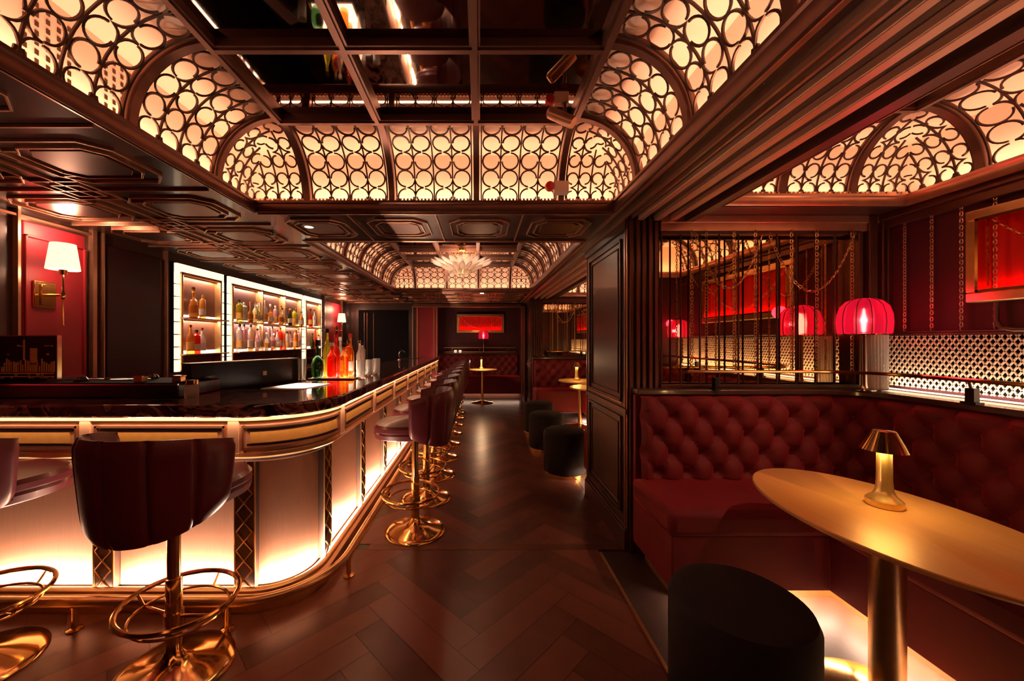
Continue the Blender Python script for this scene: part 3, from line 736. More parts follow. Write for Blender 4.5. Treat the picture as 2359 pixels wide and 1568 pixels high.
for loc, lab in (((1.58, 5.25, .754), 'brass table lamp on the nearer far booth table'), ((1.58, 6.15, .754), 'brass table lamp on the further far booth table'), ((.04, 8.55, .751), 'brass table lamp on the small table at the end of the aisle')):
    dup(l1, loc, lab)
for x, y in ((1.59, 1.484), (1.58, 5.25), (1.58, 6.15), (.04, 8.55)):
    for k in range(4): point('table lamp light', (x+.040*math.cos(k*PI/2+.6), y+.040*math.sin(k*PI/2+.6), .754+.212), 1.0, (1, .60, .20), .006)
def make_ottoman(rad=.23, h=.46):
    r = thing('round_ottoman', '', 'stool')
    obj('upholstery', MB().lathe([(rad-.01, .035), (rad, .05), (rad, h-.05), (rad-.012, h-.02), (rad-.04, h-.004), (.0001, h+.004)], n=56), 'bvelvet', r)
    obj('base_ring', MB().lathe([(rad-.015, 0), (rad-.004, .003), (rad-.004, .034), (rad-.015, .036)], n=56), 'brass', r)
    return r
o1 = make_ottoman(.235, .46); o1.location = (.96, 1.40, .004); o1['label'] = 'black velvet drum ottoman in the foreground beside the oval table'; o1['group'] = 'black ottomans'
ow = make_ottoman(.22, .47); ow.location = (.90, 4.0, 0); ow['label'] = 'black velvet drum ottoman just past the pillar'; ow['group'] = 'black ottomans'
dup(ow, (.86, 4.9, 0), 'black velvet drum ottoman behind the one past the pillar')
dup(ow, (.90, 5.75, 0), 'farthest black velvet drum ottoman along the aisle')

# red glass lamps in the booth corners
def make_redlamp():
    r = thing('red_glass_lamp', '', 'lamp')
    obj('base', MB().lathe([(.050, 0), (.055, .004), (.055, .012), (.020, .020), (.016, .04), (.016, .345), (.03, .352)], n=24), 'chrome', r)
    n = 60
    prof = [(.110, .350), (.116, .36), (.120, .42), (.117, .47), (.104, .52), (.078, .553), (.040, .57), (.0001, .573)]
    obj('shade', MB().lathe(prof, n=96, flute=.09, nf=16), 'redglass', r)
    obj('bulb', MB().lathe([(.0001, .36), (.016, .37), (.020, .44), (.012, .50), (.0001, .51)], n=12), 'bulb', r)
    wr = MB()
    for k in range(12):
        a = PI*k/6; wr.tube([(p[0]*1.095*math.cos(a), p[0]*1.095*math.sin(a), p[1]) for p in prof], .0022, 5)
    obj('ribs', wr, 'iron', r)
    obj('collar', MB().lathe([(.110, .344), (.119, .346), (.119, .353), (.110, .355)], n=40), 'brass', r)
    return r
rlm = make_redlamp(); rlm.location = (2.37, 2.33, 1.088); rlm['label'] = 'glowing red glass dome lamp in the corner of the near booth ledge'; rlm['group'] = 'red glass lamps'
dup(rlm, (2.50, .38, 1.088), 'glowing red glass dome lamp at the camera end of the near booth ledge')
dup(rlm, (2.48, 6.9, 1.088), 'glowing red glass dome lamp in the corner of the far booth ledge')
dup(rlm, (.10, 9.67, 1.09), 'red glass lamp on the ledge of the end alcove'); 
fg = thing('fluted_glass_cylinder', 'tall fluted clear glass cylinder behind the red dome lamp', 'vase', (2.50, 2.385, 1.088))
obj('cylinder', MB().lathe([(.0001, .004), (.052, .004), (.055, .01), (.055, .345), (.050, .345), (.050, .012), (.0001, .012)], n=72, flute=.07, nf=24), 'g_clear', fg)
for x, y in ((2.37, 2.33), (2.50, .38), (2.48, 6.9)):
    point('red lamp bulb', (x-.035, y-.035, 1.52), 1.5, (1, .25, .2), .015)
    point('red lamp glow', (x-.02, y-.17, 1.62), .8, (1, .02, .06), .05)

# ------------------------------------------------------------------ bar counter
bar = thing('bar_counter', 'long L-shaped bar with dark marble top and glowing copper front', 'bar counter', (-1.2, 2.25, 0))
YE = 7.60
CO = [(-1.20, 2.25), .40]
def bpathf(off=0, n=12, x_start=XL+.002):
    return [(x_start, 1.85-off)]+arc(-1.20, 2.25, .40+off, -90, 0, n)+[(-.80+off, YE)]
top = bpathf(0, 20)+[(-1.40, YE), (-1.40, 2.48), (XL+.002, 2.48)]
obj('countertop', MB().slab(top, 1.018, 1.083), 'marble', bar, world=True, bevel=.012)
obj('carcass', MB().slab(bpathf(-.185, 12)+[(-1.36, YE-.02), (-1.36, 2.46), (XL+.002, 2.46)], .0, 1.018), 'black', bar, world=True, smooth=False)
P0 = bpathf(0, 14)
# fascia below the top
obj('fascia', MB().sweep(P0, [(-.05, .83), (-.05, .995), (-.028, 1.0), (-.028, 1.018), (-.18, 1.018), (-.18, .83)]), 'champ', bar, world=True)
obj('fascia_moulding', MB().sweep(P0, [(-.05, .985), (-.036, .988), (-.032, 1.003), (-.032, 1.018), (-.05, 1.018)]).sweep(P0, [(-.16, .79), (-.07, .80), (-.044, .815), (-.040, .835), (-.05, .845), (-.16, .845)]), 'brassr', bar, world=True)
obj('soffit_moulding', MB().sweep(P0, [(-.18, .765), (-.12, .768), (-.085, .785), (-.08, .80), (-.18, .80)]), 'bronzed', bar, world=True)
# arc length positions of the posts
fP, LP = polyline_at(P0); gP = smooth_dirs(fP, LP)
s_arc0 = (-1.20)-(XL+.002); s_arc1 = s_arc0+.40*PI/2
posts = [s_arc0-.03-.74*k for k in (2, 1, 0)]+[s_arc1+.06+.70*k for k in range(8)]
def subpath(sa, sb, n):
    out = []
    for i in range(n+1):
        s_ = sa+(sb-sa)*i/n; p, _ = fP(s_); out.append(p)
    return out
ends = [0]+posts+[LP]
for i in range(len(ends)-1):
    sa, sb = ends[i]+(.055 if i else 0), ends[i+1]-(.055 if i < len(ends)-2 else 0)
    if sb-sa < .05: continue
    curved = sa < s_arc1 and sb > s_arc0
    pth = subpath(sa, sb, 14 if curved else 1)
    obj('front_panel', MB().sweep(pth, [(-.185, .10), (-.165, .10), (-.165, .80), (-.185, .80)]), 'copper', bar, world=True)
    ip = subpath(sa+.03, sb-.03, 14 if curved else 1)
    fr = obj('fascia_inlay', MB().sweep(ip, [(-.052, .885), (-.043, .885), (-.043, .94), (-.052, .94)]), 'goldp', bar, world=True)
    b2 = MB().sweep(subpath(sa-.012, sb+.012, 14 if curved else 1), [(-.052, .962), (-.036, .962), (-.036, .972), (-.052, .972)]).sweep(subpath(sa-.012, sb+.012, 14 if curved else 1), [(-.052, .853), (-.036, .853), (-.036, .863), (-.052, .863)])
    for q in (max(sa-.008,.006), min(sb+.004,LP-.01)): b2.sweep(subpath(q-.004, q+.006, 1), [(-.052, .853), (-.036, .853), (-.036, .972), (-.052, .972)])
    obj('inlay_frame', b2, 'bronze', bar, world=True)
    b3 = MB().sweep(subpath(sa+.015, sb-.015, 14 if curved else 1), [(-.051, .872), (-.040, .872), (-.040, .88), (-.051, .88)]).sweep(subpath(sa+.015, sb-.015, 14 if curved else 1), [(-.051, .946), (-.040, .946), (-.040, .954), (-.051, .954)])
    obj('inlay_bead', b3, 'black', bar, world=True)
for k, s_ in enumerate(posts):
    p, d = gP(s_); nx, ny = d[1], -d[0]
    def at(u, o, z): return (p[0]+d[0]*u+nx*o, p[1]+d[1]*u+ny*o, z)
    pm_ = MB()
    hw = .052
    pm_.add([at(-hw, -.18, .10), at(hw, -.18, .10), at(hw, -.13, .10), at(-hw, -.13, .10), at(-hw, -.18, .80), at(hw, -.18, .80), at(hw, -.13, .80), at(-hw, -.13, .80)],
            [(0,3,2,1),(4,5,6,7),(0,1,5,4),(1,2,6,5),(2,3,7,6),(3,0,4,7)])
    po = obj('lattice_post', pm_, 'iron', bar, world=True, smooth=False)
    lt = MB(); n = 7; hz = .70/n
    for j in range(n):
        z = .10+j*hz
        lt.tube([at(-.042, -.125, z), at(0, -.122, z+hz/2), at(.042, -.125, z+hz)], .0042, 4); lt.tube([at(.042, -.125, z), at(0, -.122, z+hz/2), at(-.042, -.125, z+hz)], .0042, 4)
    lt.tube([at(-hw, -.128, .10), at(-hw, -.128, .80)], .004, 4); lt.tube([at(hw, -.128, .10), at(hw, -.128, .80)], .004, 4)
    q = obj('lattice', lt, 'brassr', po, smooth=False); q.data.transform(Matrix.Translation(-wpos(bar)))
    cap = MB()
    cap.add([at(-.028, -.05, .835), at(.028, -.05, .835), at(.028, -.033, .835), at(-.028, -.033, .835), at(-.028, -.05, 1.0), at(.028, -.05, 1.0), at(.028, -.033, 1.0), at(-.028, -.033, 1.0)],
            [(0,3,2,1),(4,5,6,7),(0,1,5,4),(1,2,6,5),(2,3,7,6),(3,0,4,7)])
    obj('fascia_stile', cap, 'champ', bar, world=True, smooth=False, bevel=.003)
# plinth with hidden led trough
obj('plinth', MB().sweep(P0, [(-.18, 0), (-.09, 0), (-.09, .05), (-.075, .06), (-.075, .085), (-.095, .095), (-.095, .108), (-.108, .118), (-.118, .118), (-.118, .092), (-.18, .092)]), 'brassr', bar, world=True)
obj('led_strip', MB().sweep(P0, [(-.150, .093), (-.125, .093), (-.125, .099), (-.150, .099)]), 'led', bar, world=True)
fr = obj('foot_rail', MB().tube([(p[0], p[1], .135) for p in bpathf(.02, 14)], .024, 12), 'brassr', bar, world=True)
for s_ in (s_arc0-.02-1.5, s_arc0-.02-.74, s_arc0-.02, s_arc1+.0, s_arc1+1.0, s_arc1+2.0, s_arc1+3.0, s_arc1+4.0):
    p, d = gP(s_); x, y = p[0]+d[1]*.02, p[1]-d[0]*.02
    q = obj('rail_foot', MB().lathe([(.032, 0), (.032, .006), (.014, .012), (.013, .10), (.018, .115)], (x, y, 0), 16), 'brass', fr, smooth=True); q.data.transform(Matrix.Translation(-wpos(bar)))
# leds under the marble lip washing down the fascia
UP = 0.95
area('lip led', ((XL-1.2)/2, 1.85+.012, 1.012), (0, .35, -1), -1.2-XL, .015, UP*1.7, (1, .55, .30), axis=(1, 0, 0))
area('lip led', (-.80-.012, (2.25+YE)/2, 1.012), (-.35, 0, -1), .015, YE-2.25, UP*5.35, (1, .55, .30), axis=(1, 0, 0))
for k in range(4):
    a = math.radians(-90+11.25+22.5*k); r_ = .40-.012
    area('lip led', (-1.20+r_*math.cos(a), 2.25+r_*math.sin(a), 1.012), (-.35*math.cos(a), -.35*math.sin(a), -1), r_*.39, .015, UP*r_*.39, (1, .55, .30), axis=(-math.sin(a), math.cos(a), 0))
# leds washing up the copper
PB = 46
area('bar led', ((XL-1.2)/2, 1.85+.137, .10), (0, .45, 1), (-1.2-XL), .022, PB*1.7, WARMW, axis=(1, 0, 0))
area('bar led', (-.80-.137, (2.25+YE)/2, .10), (-.45, 0, 1), .022, YE-2.25, PB*5.35, WARMW, axis=(1, 0, 0))
for k in range(4):
    a = math.radians(-90+11.25+22.5*k); r_ = .40-.137
    area('bar led', (-1.20+r_*math.cos(a), 2.25+r_*math.sin(a), .10), (-.45*math.cos(a), -.45*math.sin(a), 1), r_*.39, .022, PB*r_*.39, WARMW, axis=(-math.sin(a), math.cos(a), 0))

# ------------------------------------------------------------------ bar stools
def make_stool():
    r = thing('bar_stool', '', 'bar stool')
    obj('base', MB().lathe([(.220, 0), (.222, .004), (.218, .010), (.19, .020), (.13, .032), (.075, .050), (.042, .075), (.030, .10)], n=56), 'brass', r)
    obj('column', MB().lathe([(.030, .08), (.030, .40), (.024, .402), (.024, .70)], n=24), 'brass', r)
    fr = MB(); R_ = .205
    fr.tube([(R_*1.08*math.cos(2*PI*i/40), .03+R_*math.sin(2*PI*i/40), .285) for i in range(40)], .0105, 8, closed=True)
    fr.tube([(.9*R_*math.cos(2*PI*i/40), .03+.9*R_*math.sin(2*PI*i/40)*.9, .235) for i in range(40)], .006, 6, closed=True)
    for a in (0, PI/2, PI, -PI/2):
        c, s_ = math.cos(a), math.sin(a); fr.tube([(R_*1.06*c, .03+R_*s_, .285), (.9*R_*c, .03+.81*R_*s_, .235)], .006, 6)
    fr.tube([(-R_*.9, .03, .235), (0, .0, .235), (R_*.9, .03, .235)], .007, 6)
    fr.lathe([(.036, .215), (.036, .255)], n=20)
    obj('foot_ring', fr, 'brass', r)
    # seat
    def rr(t, a, b_, e=2.6):
        c, s_ = math.cos(t), math.sin(t); return (a*math.copysign(abs(c)**(2/e), c), b_*math.copysign(abs(s_)**(2/e), s_))
    st = MB(); n = 40; vs = []; fs = []
    lv = [(.70, .80), (.715, .97), (.745, 1.0), (.757, .97), (.765, 1.0), (.79, 1.0), (.808, .93), (.815, .6), (.816, .01)]
    for z, k in lv:
        for i in range(n): x, y = rr(2*PI*i/n, .225*k, .225*k); vs.append((x, y+.065, z))
    for j in range(len(lv)-1):
        for i in range(n): l = (i+1) % n; fs.append((j*n+i, j*n+l, (j+1)*n+l, (j+1)*n+i))
    fs.append(tuple(reversed(range(n)))); st.add(vs, fs)
    obj('seat', st, 'leather', r)
    # wrap-around back
    bk = MB(); nu = 120; A = math.radians(90)
    def P(u, v, side):
        ph = -A+2*A*u; k = abs(ph)/A
        zt = 1.045-.045*k**2.5; zb = .645+.10*k**2.2
        z = zb+(zt-zb)*v
        rad = .248+.034*v**.8
        seam = .012*(abs(math.cos(PI*u*6))**.12-1)*-1; seam = -.013*math.exp(-((u*6-round(u*6))/.07)**2)
        th = .022*(1-(2*v-1)**6)**.5 if 0 < v < 1 else .004
        rad += side*(th if th else .004) + (seam if side > 0 else -seam*.3)-.003
        return (rad*1.04*math.sin(ph), -rad*math.cos(ph)*.98, z)
    nv = 10
    bk.grid(lambda u, v: P(u, v, 1), nu, nv); bk.grid(lambda u, v: P(1-u, v, -1), nu, nv)
    for uu in (0, 1): bk.grid(lambda a, v: tuple(P(uu, v, 1)[i]*(1-a)+P(uu, v, -1)[i]*a for i in range(3)), 2, nv)
    for vv in (0, 1): bk.grid(lambda u, a: tuple(P(u, vv, 1)[i]*(1-a)+P(u, vv, -1)[i]*a for i in range(3)), nu, 2)
    obj('backrest', bk, 'leather', r)
    return r
s0 = make_stool(); s0.location = (-1.295, 1.60, 0); s0.rotation_euler = (0, 0, -.15); s0['label'] = 'burgundy leather bar stool in the foreground, its whole back showing'; s0['group'] = 'bar stools'
dup(s0, (-2.17, 1.62, 0), 'burgundy bar stool cut off by the left edge of the photo', rz=-.25)
ordn = ['nearest', 'second', 'third', 'fourth', 'fifth', 'sixth', 'seventh', 'eighth', 'ninth']
for k in range(9):
    dup(s0, (-.475+.0*k, 2.79+.58*k, 0), ordn[k]+' burgundy bar stool of the row along the aisle', rz=PI/2+random.uniform(-.03, .03), group='bar stools')

# ------------------------------------------------------------------ left wall: panelling, sconces, cabinets
back = thing('back_counter', 'low dark counter running along the wall behind the bar', 'counter', (XL+.3, 5, 0))
obj('top', MB().box(XL+.002, -2.35, 2.50, YF-.3, .98, 1.02), 'marble', back, world=True); obj('body', MB().box(XL+.002, -2.40, 2.50, YF-.3, 0, .98), 'black', back, world=True)
wp = MB(); tr = MB(); X = XL
def vpanel(ya, yb, z0, z1, mb, d=.012): mb.box(X, X+d, ya, yb, z0, z1)
vpanel(2.38, 2.76, 1.02, 2.16, wp, .02); vpanel(.8, 2.16, 1.02, 2.16, wp, .02)
struct('wall_panel', wp, 'wallred', smooth=False, bevel=.008)
wm = MB()
for q0, q1, w0, w1 in ((2.385, 2.755, 2.06, 2.075), (2.385, 2.755, 1.14, 1.155), (2.385, 2.40, 1.14, 2.075), (2.74, 2.755, 1.14, 2.075)): wm.box(X+.018, X+.034, q0, q1, w0, w1)
struct('wall_panel_moulding', wm, 'wallred', smooth=False, bevel=.004)
struct('wall_panel_dark', MB().box(X, X+.02, 2.92, 3.42, 1.02, 2.14), 'walldark', smooth=False, bevel=.008)
for ya, yb in ((2.18, 2.21), (2.235, 2.25), (2.80, 2.83), (2.345, 2.36), (2.88, 2.89), (3.46, 3.475)):
    tr.box(X, X+.035, ya, yb, 1.02, ZS)
tr.box(X, X+.03, 2.2, 2.8, 2.175, 2.19)
trim(tr, 'bronze', smooth=False)
for k, y in enumerate((7.0, 7.9)): trim(MB().box(X, X+.03, y, y+.03, 1.02, ZS), 'bronze', smooth=False)
struct('wall_panel_red', MB().box(X, X+.02, 7.05, 7.88, 1.02, 2.14), 'wallred', smooth=False)
def make_sconce():
    r = thing('wall_sconce', '', 'wall lamp')
    # local +x away from wall
    obj('back_plate', MB().box(0, .018, -.08, .065, -.10, .10).box(.018, .03, -.045, .045, -.08, .08), 'brass', r, bevel=.004)
    obj('arm', MB().tube([(.02, 0, .0), (.10, 0, .0), (.14, 0, .0)], .009, 8).lathe([(.0001, -.24), (.010, -.235), (.006, -.22), (.006, -.03), (.014, -.02), (.014, .02), (.007, .03), (.007, .15), (.022, .155), (.026, .20)], (.14, 0, 0), 16), 'brass', r)
    n = 40; obj('shade', MB().lathe([(.092, .19), (.094, .192), (.070, .385), (.068, .385), (.088, .195)], (.14, 0, 0), n), 'shade', r)
    return r
sc = make_sconce(); sc.scale = (.88, .88, .88); sc.location = (X+.02, 2.50, 1.70); sc['label'] = 'lit wall sconce with cream shade on the red panel, left edge'; sc['group'] = 'wall sconces'
sc2 = dup(sc, (X+.02, 7.55, 1.60), 'lit wall sconce beyond the bottle cabinets at the far end')
for y, z in ((2.50, 1.70), (7.55, 1.60)):
    point('sconce light', (X+.16, y, z+.42), 7, (1, .50, .30), .05)
    point('sconce light low', (X+.16, y, z+.15), 3, (1, .50, .30), .04)

def cabinet(y0, y1, bays, lab):
    r = thing('bottle_cabinet', lab, 'cabinet', (X, (y0+y1)/2, 1.02), group='backlit bottle cabinets')
    z0, z1 = 1.10, 2.13; bw = .075; bv = .048
    # tiles
    tl = MB(); s_ = .13
    def row(n, fn):
        for i in range(n): fn(i)
    ny = max(2, round((y1-y0)/s_)); nz = 8
    for i in range(ny): a = y0+(y1-y0)*i/ny; b_ = y0+(y1-y0)*(i+1)/ny; tl.box(X+.03, X+.06, a+.005, b_-.005, z1-bw, z1)
    for yy in (y0, y1-bv):
        for i in range(nz): a = z0+(z1-bw-z0)*i/nz; b_ = z0+(z1-bw-z0)*(i+1)/nz; tl.box(X+.03, X+.06, yy+.003, yy+bv-.003, a+.005, b_-.005)
    obj('tile_border', tl, 'tile', r, world=True, smooth=False)
    obj('border_backing', MB().box(X, X+.032, y0, y1, z1-bw, z1+.01).box(X, X+.032, y0, y0+bv, z0, z1-bw).box(X, X+.032, y1-bv, y1, z0, z1-bw), 'black', r, world=True, smooth=False)
    fa, fb = y0+bv, y1-bv; ft = z1-bw
    fr = MB().box(X, X+.07, fa, fa+.025, z0, ft).box(X, X+.07, fb-.025, fb, z0, ft).box(X, X+.07, fa, fb, ft-.025, ft).box(X, X+.07, fa, fb, z0-.0, z0+.02)
    obj('frame', fr, 'brassr', r, world=True, smooth=False, bevel=.004)
    obj('back_panel', MB().box(X, X+.006, fa, fb, z0, ft), 'walldark' if bays > 1 else 'bronzed', r, world=True)
    for z in (z0+.17, 1.62): obj('shelf', MB().box(X+.006, X+.15, fa, fb, z-.012, z), 'bronze', r, world=True)
    for b_ in range(1, bays): y = fa+(fb-fa)*b_/bays; obj('divider', MB().box(X+.006, X+.10, y-.008, y+.008, z0+.17, ft), 'brassr', r, world=True)
    for z in (z0+.17, 1.62): obj('shelf_light', MB().box(X+.008, X+.018, fa+.03, fb-.03, z, z+.03), 'led', r, world=True)
    area('cabinet light', (X+.05, (fa+fb)/2, ft-.03), (.05, 0, -1), .03, fb-fa-.06, 11*(fb-fa), WARMW, axis=(1, 0, 0))
    area('cabinet light', (X+.05, (fa+fb)/2, 1.60), (.05, 0, -1), .03, fb-fa-.06, 11*(fb-fa), WARMW, axis=(1, 0, 0))
    return fa, fb, z0+.17, 1.62
A1 = cabinet(3.54, 4.20, 1, 'narrow backlit bottle cabinet nearest the dark panel')
A2 = cabinet(4.28, 6.06, 3, 'wide backlit bottle cabinet with three bays of bottles')
A3 = cabinet(6.12, 6.80, 1, 'narrow backlit bottle cabinet at the far end of the row')
def bottle_prof(h, r, kind):
    if kind == 0: return [(r*.96, 0), (r, .01), (r, h*.58), (r*.8, h*.66), (r*.36, h*.74), (r*.32, h*.94), (r*.38, h*.95), (r*.38, h)]
    if kind == 1: return [(r*.96, 0), (r, .01), (r, h*.45), (r*.9, h*.55), (r*.45, h*.72), (r*.30, h*.80), (r*.30, h*.94), (r*.40, h*.95), (r*.40, h)]
    if kind == 2: return [(r*.9, 0), (r*1.1, .02), (r*1.15, h*.35), (r*.9, h*.5), (r*.3, h*.6), (r*.28, h*.85), (r*.45, h*.87), (r*.45, h)]
    return [(r*.96, 0), (r, .008), (r, h*.78), (r*.6, h*.84), (r*.36, h*.87), (r*.36, h)]
cn = {'g_clear': 'clear', 'g_amber': 'amber', 'g_green': 'dark green', 'g_yellow': 'yellow', 'g_pink': 'pink', 'g_red': 'red', 'g_orange': 'orange', 'g_blue': 'pale blue'}
ORDN = ['first', 'second', 'third', 'fourth', 'fifth', 'sixth', 'seventh', 'eighth', 'ninth', 'tenth', 'eleventh', 'twelfth', 'thirteenth', 'fourteenth', 'fifteenth', 'sixteenth', 'seventeenth', 'eighteenth']
def shelf_bottles(fa, fb, z, n, cols, where, hmax=.32):
    for i in range(n):
        y = fa+.06+(fb-fa-.12)*(i+.5)/n+random.uniform(-.008, .008); x = X+random.choice((.06, .085, .11)); k = random.randrange(4)
        h = random.uniform(.22, hmax); r_ = random.uniform(.028, .036); c = cols[i % len(cols)]
        b = thing('bottle', '%s bottle, %s from near end on %s' % (cn[c], ORDN[i], where), 'bottle', (x, y, z), group='bottles on '+where)
        obj('glass', MB().lathe([(.0001, 0)]+bottle_prof(h, r_, k), n=14), c, b)
        obj('cap', MB().lathe([(r_*.44, h*.93), (r_*.44, h+.006), (.0001, h+.006)], n=10), random.choice(('black', 'brass', 'white')), b)
        obj('paper_label', MB().lathe([(r_*1.03, h*.16), (r_*1.03, h*.42)], n=14), 'white' if i % 3 else 'goldp', b)
shelf_bottles(A2[0], A2[1], A2[3], 18, ['g_yellow', 'g_clear', 'g_amber', 'g_clear', 'g_yellow', 'g_clear', 'g_clear', 'g_amber', 'g_clear', 'g_pink', 'g_amber', 'g_clear', 'g_clear', 'g_green', 'g_red'], 'the upper shelf of the wide cabinet')
shelf_bottles(A2[0], A2[1], A2[2], 18, ['g_clear', 'g_pink', 'g_clear', 'g_amber', 'g_pink', 'g_clear', 'g_clear', 'g_clear', 'g_pink', 'g_amber', 'g_clear', 'g_red'], 'the lower shelf of the wide cabinet')
shelf_bottles(A1[0], A1[0]+.34, A1[3], 3, ['g_amber', 'g_clear', 'g_amber'], 'the upper shelf of the near narrow cabinet')
shelf_bottles(A1[0], A1[0]+.34, A1[2], 3, ['g_amber', 'g_red', 'g_clear'], 'the lower shelf of the near narrow cabinet')
shelf_bottles(A3[0], A3[0]+.4, A3[3], 2, ['g_red', 'g_clear'], 'the upper shelf of the far narrow cabinet')
shelf_bottles(A3[0], A3[0]+.5, A3[2], 3, ['g_green', 'g_red', 'g_clear'], 'the lower shelf of the far narrow cabinet')

# ------------------------------------------------------------------ things on the bar
ZC = 1.083
def bottle(x, y, h, r_, kind, col, label, cap='black', labelmat=None):
    b = thing('bottle', label, 'bottle', (x, y, ZC+.012), group='bottles on the bar corner')
    obj('glass', MB().lathe([(.0001, 0)]+bottle_prof(h, r_, kind), n=24), col, b)
    obj('cap', MB().lathe([(r_*.46, h*.93), (r_*.46, h+.008), (.0001, h+.008)], n=14), cap, b)
    if labelmat: obj('paper_label', MB().lathe([(r_*1.03, h*.15), (r_*1.03, h*.42)], n=24), labelmat, b)
tag(obj('bottle_tray', MB().box(-1.39, -1.02, 3.05, 3.62, ZC+.0005, ZC+.011), 'brass', bevel=.004), 'thin brass tray under the bottles on the bar', 'tray')
bx = -1.36
BB = [(-1.33, 3.10, .30, .042, 2, 'g_green', 'squat dark green bottle at the near end of the bottle cluster', 'black', None),
 (-1.22, 3.12, .28, .038, 0, 'g_red', 'bright red bottle in the front row of the cluster', 'white', None),
 (-1.12, 3.12, .27, .036, 0, 'g_orange', 'glowing orange bottle beside the red one', 'black', None),
 (-1.34, 3.32, .40, .034, 1, 'g_yellow', 'tall yellow green bottle rising behind the dark green one', 'black', None),
 (-1.24, 3.26, .35, .034, 0, 'g_red', 'taller red bottle standing behind the bright red one', 'redpl', None),
 (-1.13, 3.26, .30, .034, 3, 'g_orange', 'orange bottle behind the glowing orange one', 'brass', 'white'),
 (-1.27, 3.44, .33, .032, 1, 'g_clear', 'clear bottle with a white label in the middle of the cluster', 'white', 'white'),
 (-1.17, 3.42, .36, .033, 1, 'g_amber', 'amber bottle with a red cap at the back of the cluster', 'redpl', None),
 (-1.08, 3.40, .30, .030, 0, 'g_clear', 'slim clear bottle at the back right of the cluster', 'chrome', 'white'),
 (-1.34, 3.52, .30, .034, 0, 'g_amber', 'amber bottle at the far inner corner of the tray', 'black', 'goldp'),
 (-1.22, 3.56, .34, .032, 1, 'g_red', 'red bottle at the far end of the tray', 'black', None),
 (-1.10, 3.54, .28, .030, 3, 'g_clear', 'short clear bottle at the far right corner of the tray', 'black', 'white')]
for b_ in BB: bottle(*b_)
def tumbler(x, y, label, h=.12, r_=.034):
    g = thing('glass', label, 'glass', (x, y, ZC), group='glasses beside the bottle cluster')
    obj('bowl', MB().lathe([(.0001, .002), (r_*.8, .002), (r_*.85, .006), (r_, h), (r_-.002, h), (r_*.82, .012), (.0001, .012)], n=20), 'g_clear', g)
for x, y, l in ((-1.50+.08, 3.02, 'tall clear tumbler left of the dark green bottle'), (-.99, 3.16, 'clear tumbler in front of the tray, aisle side'), (-.97, 3.34, 'clear tumbler halfway along the aisle side of the tray'), (-.96, 3.52, 'clear tumbler at the far aisle side of the tray')):
    tumbler(x, y, l, .15 if x > -1.2 else .17)
area('bottle tray light', (-1.2, 3.33, ZC+.0125), (0, 0, 1), .33, .54, 4, (1, .8, .58))
# black box partition with gilt badge
bxr = thing('black_box', 'long black lacquered box standing behind the menu on the bar', 'box', (-1.60, 2.66, ZC), rz=math.atan2(.75, .30))
L = .80
obj('body', MB().box(-L/2, L/2, -.0, .09, .0, .17), 'black', bxr, bevel=.004); obj('lid', MB().box(-L/2-.003, L/2+.003, -.003, .093, .17, .178), 'bronzed', bxr, bevel=.002)
obj('badge', MB().box(.08, .11, -.004, 0, .065, .095), 'bronze', bxr); obj('clasp', MB().box(-.32, -.26, -.006, 0, .085, .095).box(-.30, -.28, -.006, 0, .06, .085), 'chrome', bxr)
mn = thing('menu_sheet', 'blank white menu sheet lying on the marble bar', 'menu', (-1.25, 2.62, ZC), rz=.05)
obj('sheet', MB().slab([(-.19, -.14), (.10, -.17), (.17, .12), (-.09, .17)], .0005, .004), 'white', mn, smooth=False)
# black bar tray with odds and ends
bt = thing('bar_station', 'long black raised bar mat tray along the front counter', 'tray', (-2.2, 2.2, ZC))
obj('body', MB().box(XL+.02, -1.66, 2.08, 2.42, ZC, ZC+.075), 'black', bt, world=True, bevel=.006)
obj('mat', MB().box(XL+.04, -1.70, 2.10, 2.40, ZC+.075, ZC+.082), 'blackr', bt, world=True, smooth=False)
obj('edge', MB().box(XL+.02, -1.66, 2.076, 2.084, ZC+.070, ZC+.078), 'chrome', bt, world=True)
ZB = ZC+.082
def pic_display():
    r = thing('acrylic_display', 'framed dark picture with gold lettering standing on the bar, left edge', 'sign', (-2.66, 2.22, ZB))
    obj('panel', MB().box(-.20, .175, 0, .02, 0, .26), 'black', r, bevel=.002); obj('top_edge', MB().box(-.20, .175, -.002, .022, .26, .266), 'chrome', r)
    g = MB(); random.seed(3)
    for i in range(26):
        a = -.19+.0138*i; h = random.uniform(.03, .08); g.box(a, a+random.uniform(.004, .010), -.003, 0, .05, .05+h)
    g.box(-.19, .16, -.003, 0, .038, .046); g.box(-.19, .16, -.003, 0, .02, .026); g.box(-.02, -.012, -.003, 0, .12, .24)
    for i in range(30):
        a = random.uniform(-.18, .15); z = random.choice((.012, .03, .095, .15, .2)); g.box(a, a+random.uniform(.004, .03), -.003, 0, z, z+random.uniform(.003, .010))
    g.box(.02, .06, -.003, 0, .095, .19)
    obj('gold_print', g, 'goldp', r, smooth=False)
    obj('side_edge', MB().box(.175, .180, -.002, .022, 0, .266), 'chrome', r)
pic_display()
for i, (x, y, w_, l) in enumerate(((-1.92, 2.14, .05, 'small brass lidded box on the black bar tray, second from the right end'), (-1.72, 2.16, .05, 'small brass lidded box at the right end of the black bar tray'))):
    r = thing('brass_box', l, 'box', (x, y, ZB), group='small brass boxes'); obj('body', MB().box(-w_/2, w_/2, -.02, .02, 0, .03), 'brassr', r, bevel=.003); obj('lid', MB().box(-w_/2-.002, w_/2+.002, -.022, .022, .03, .036), 'brass', r)
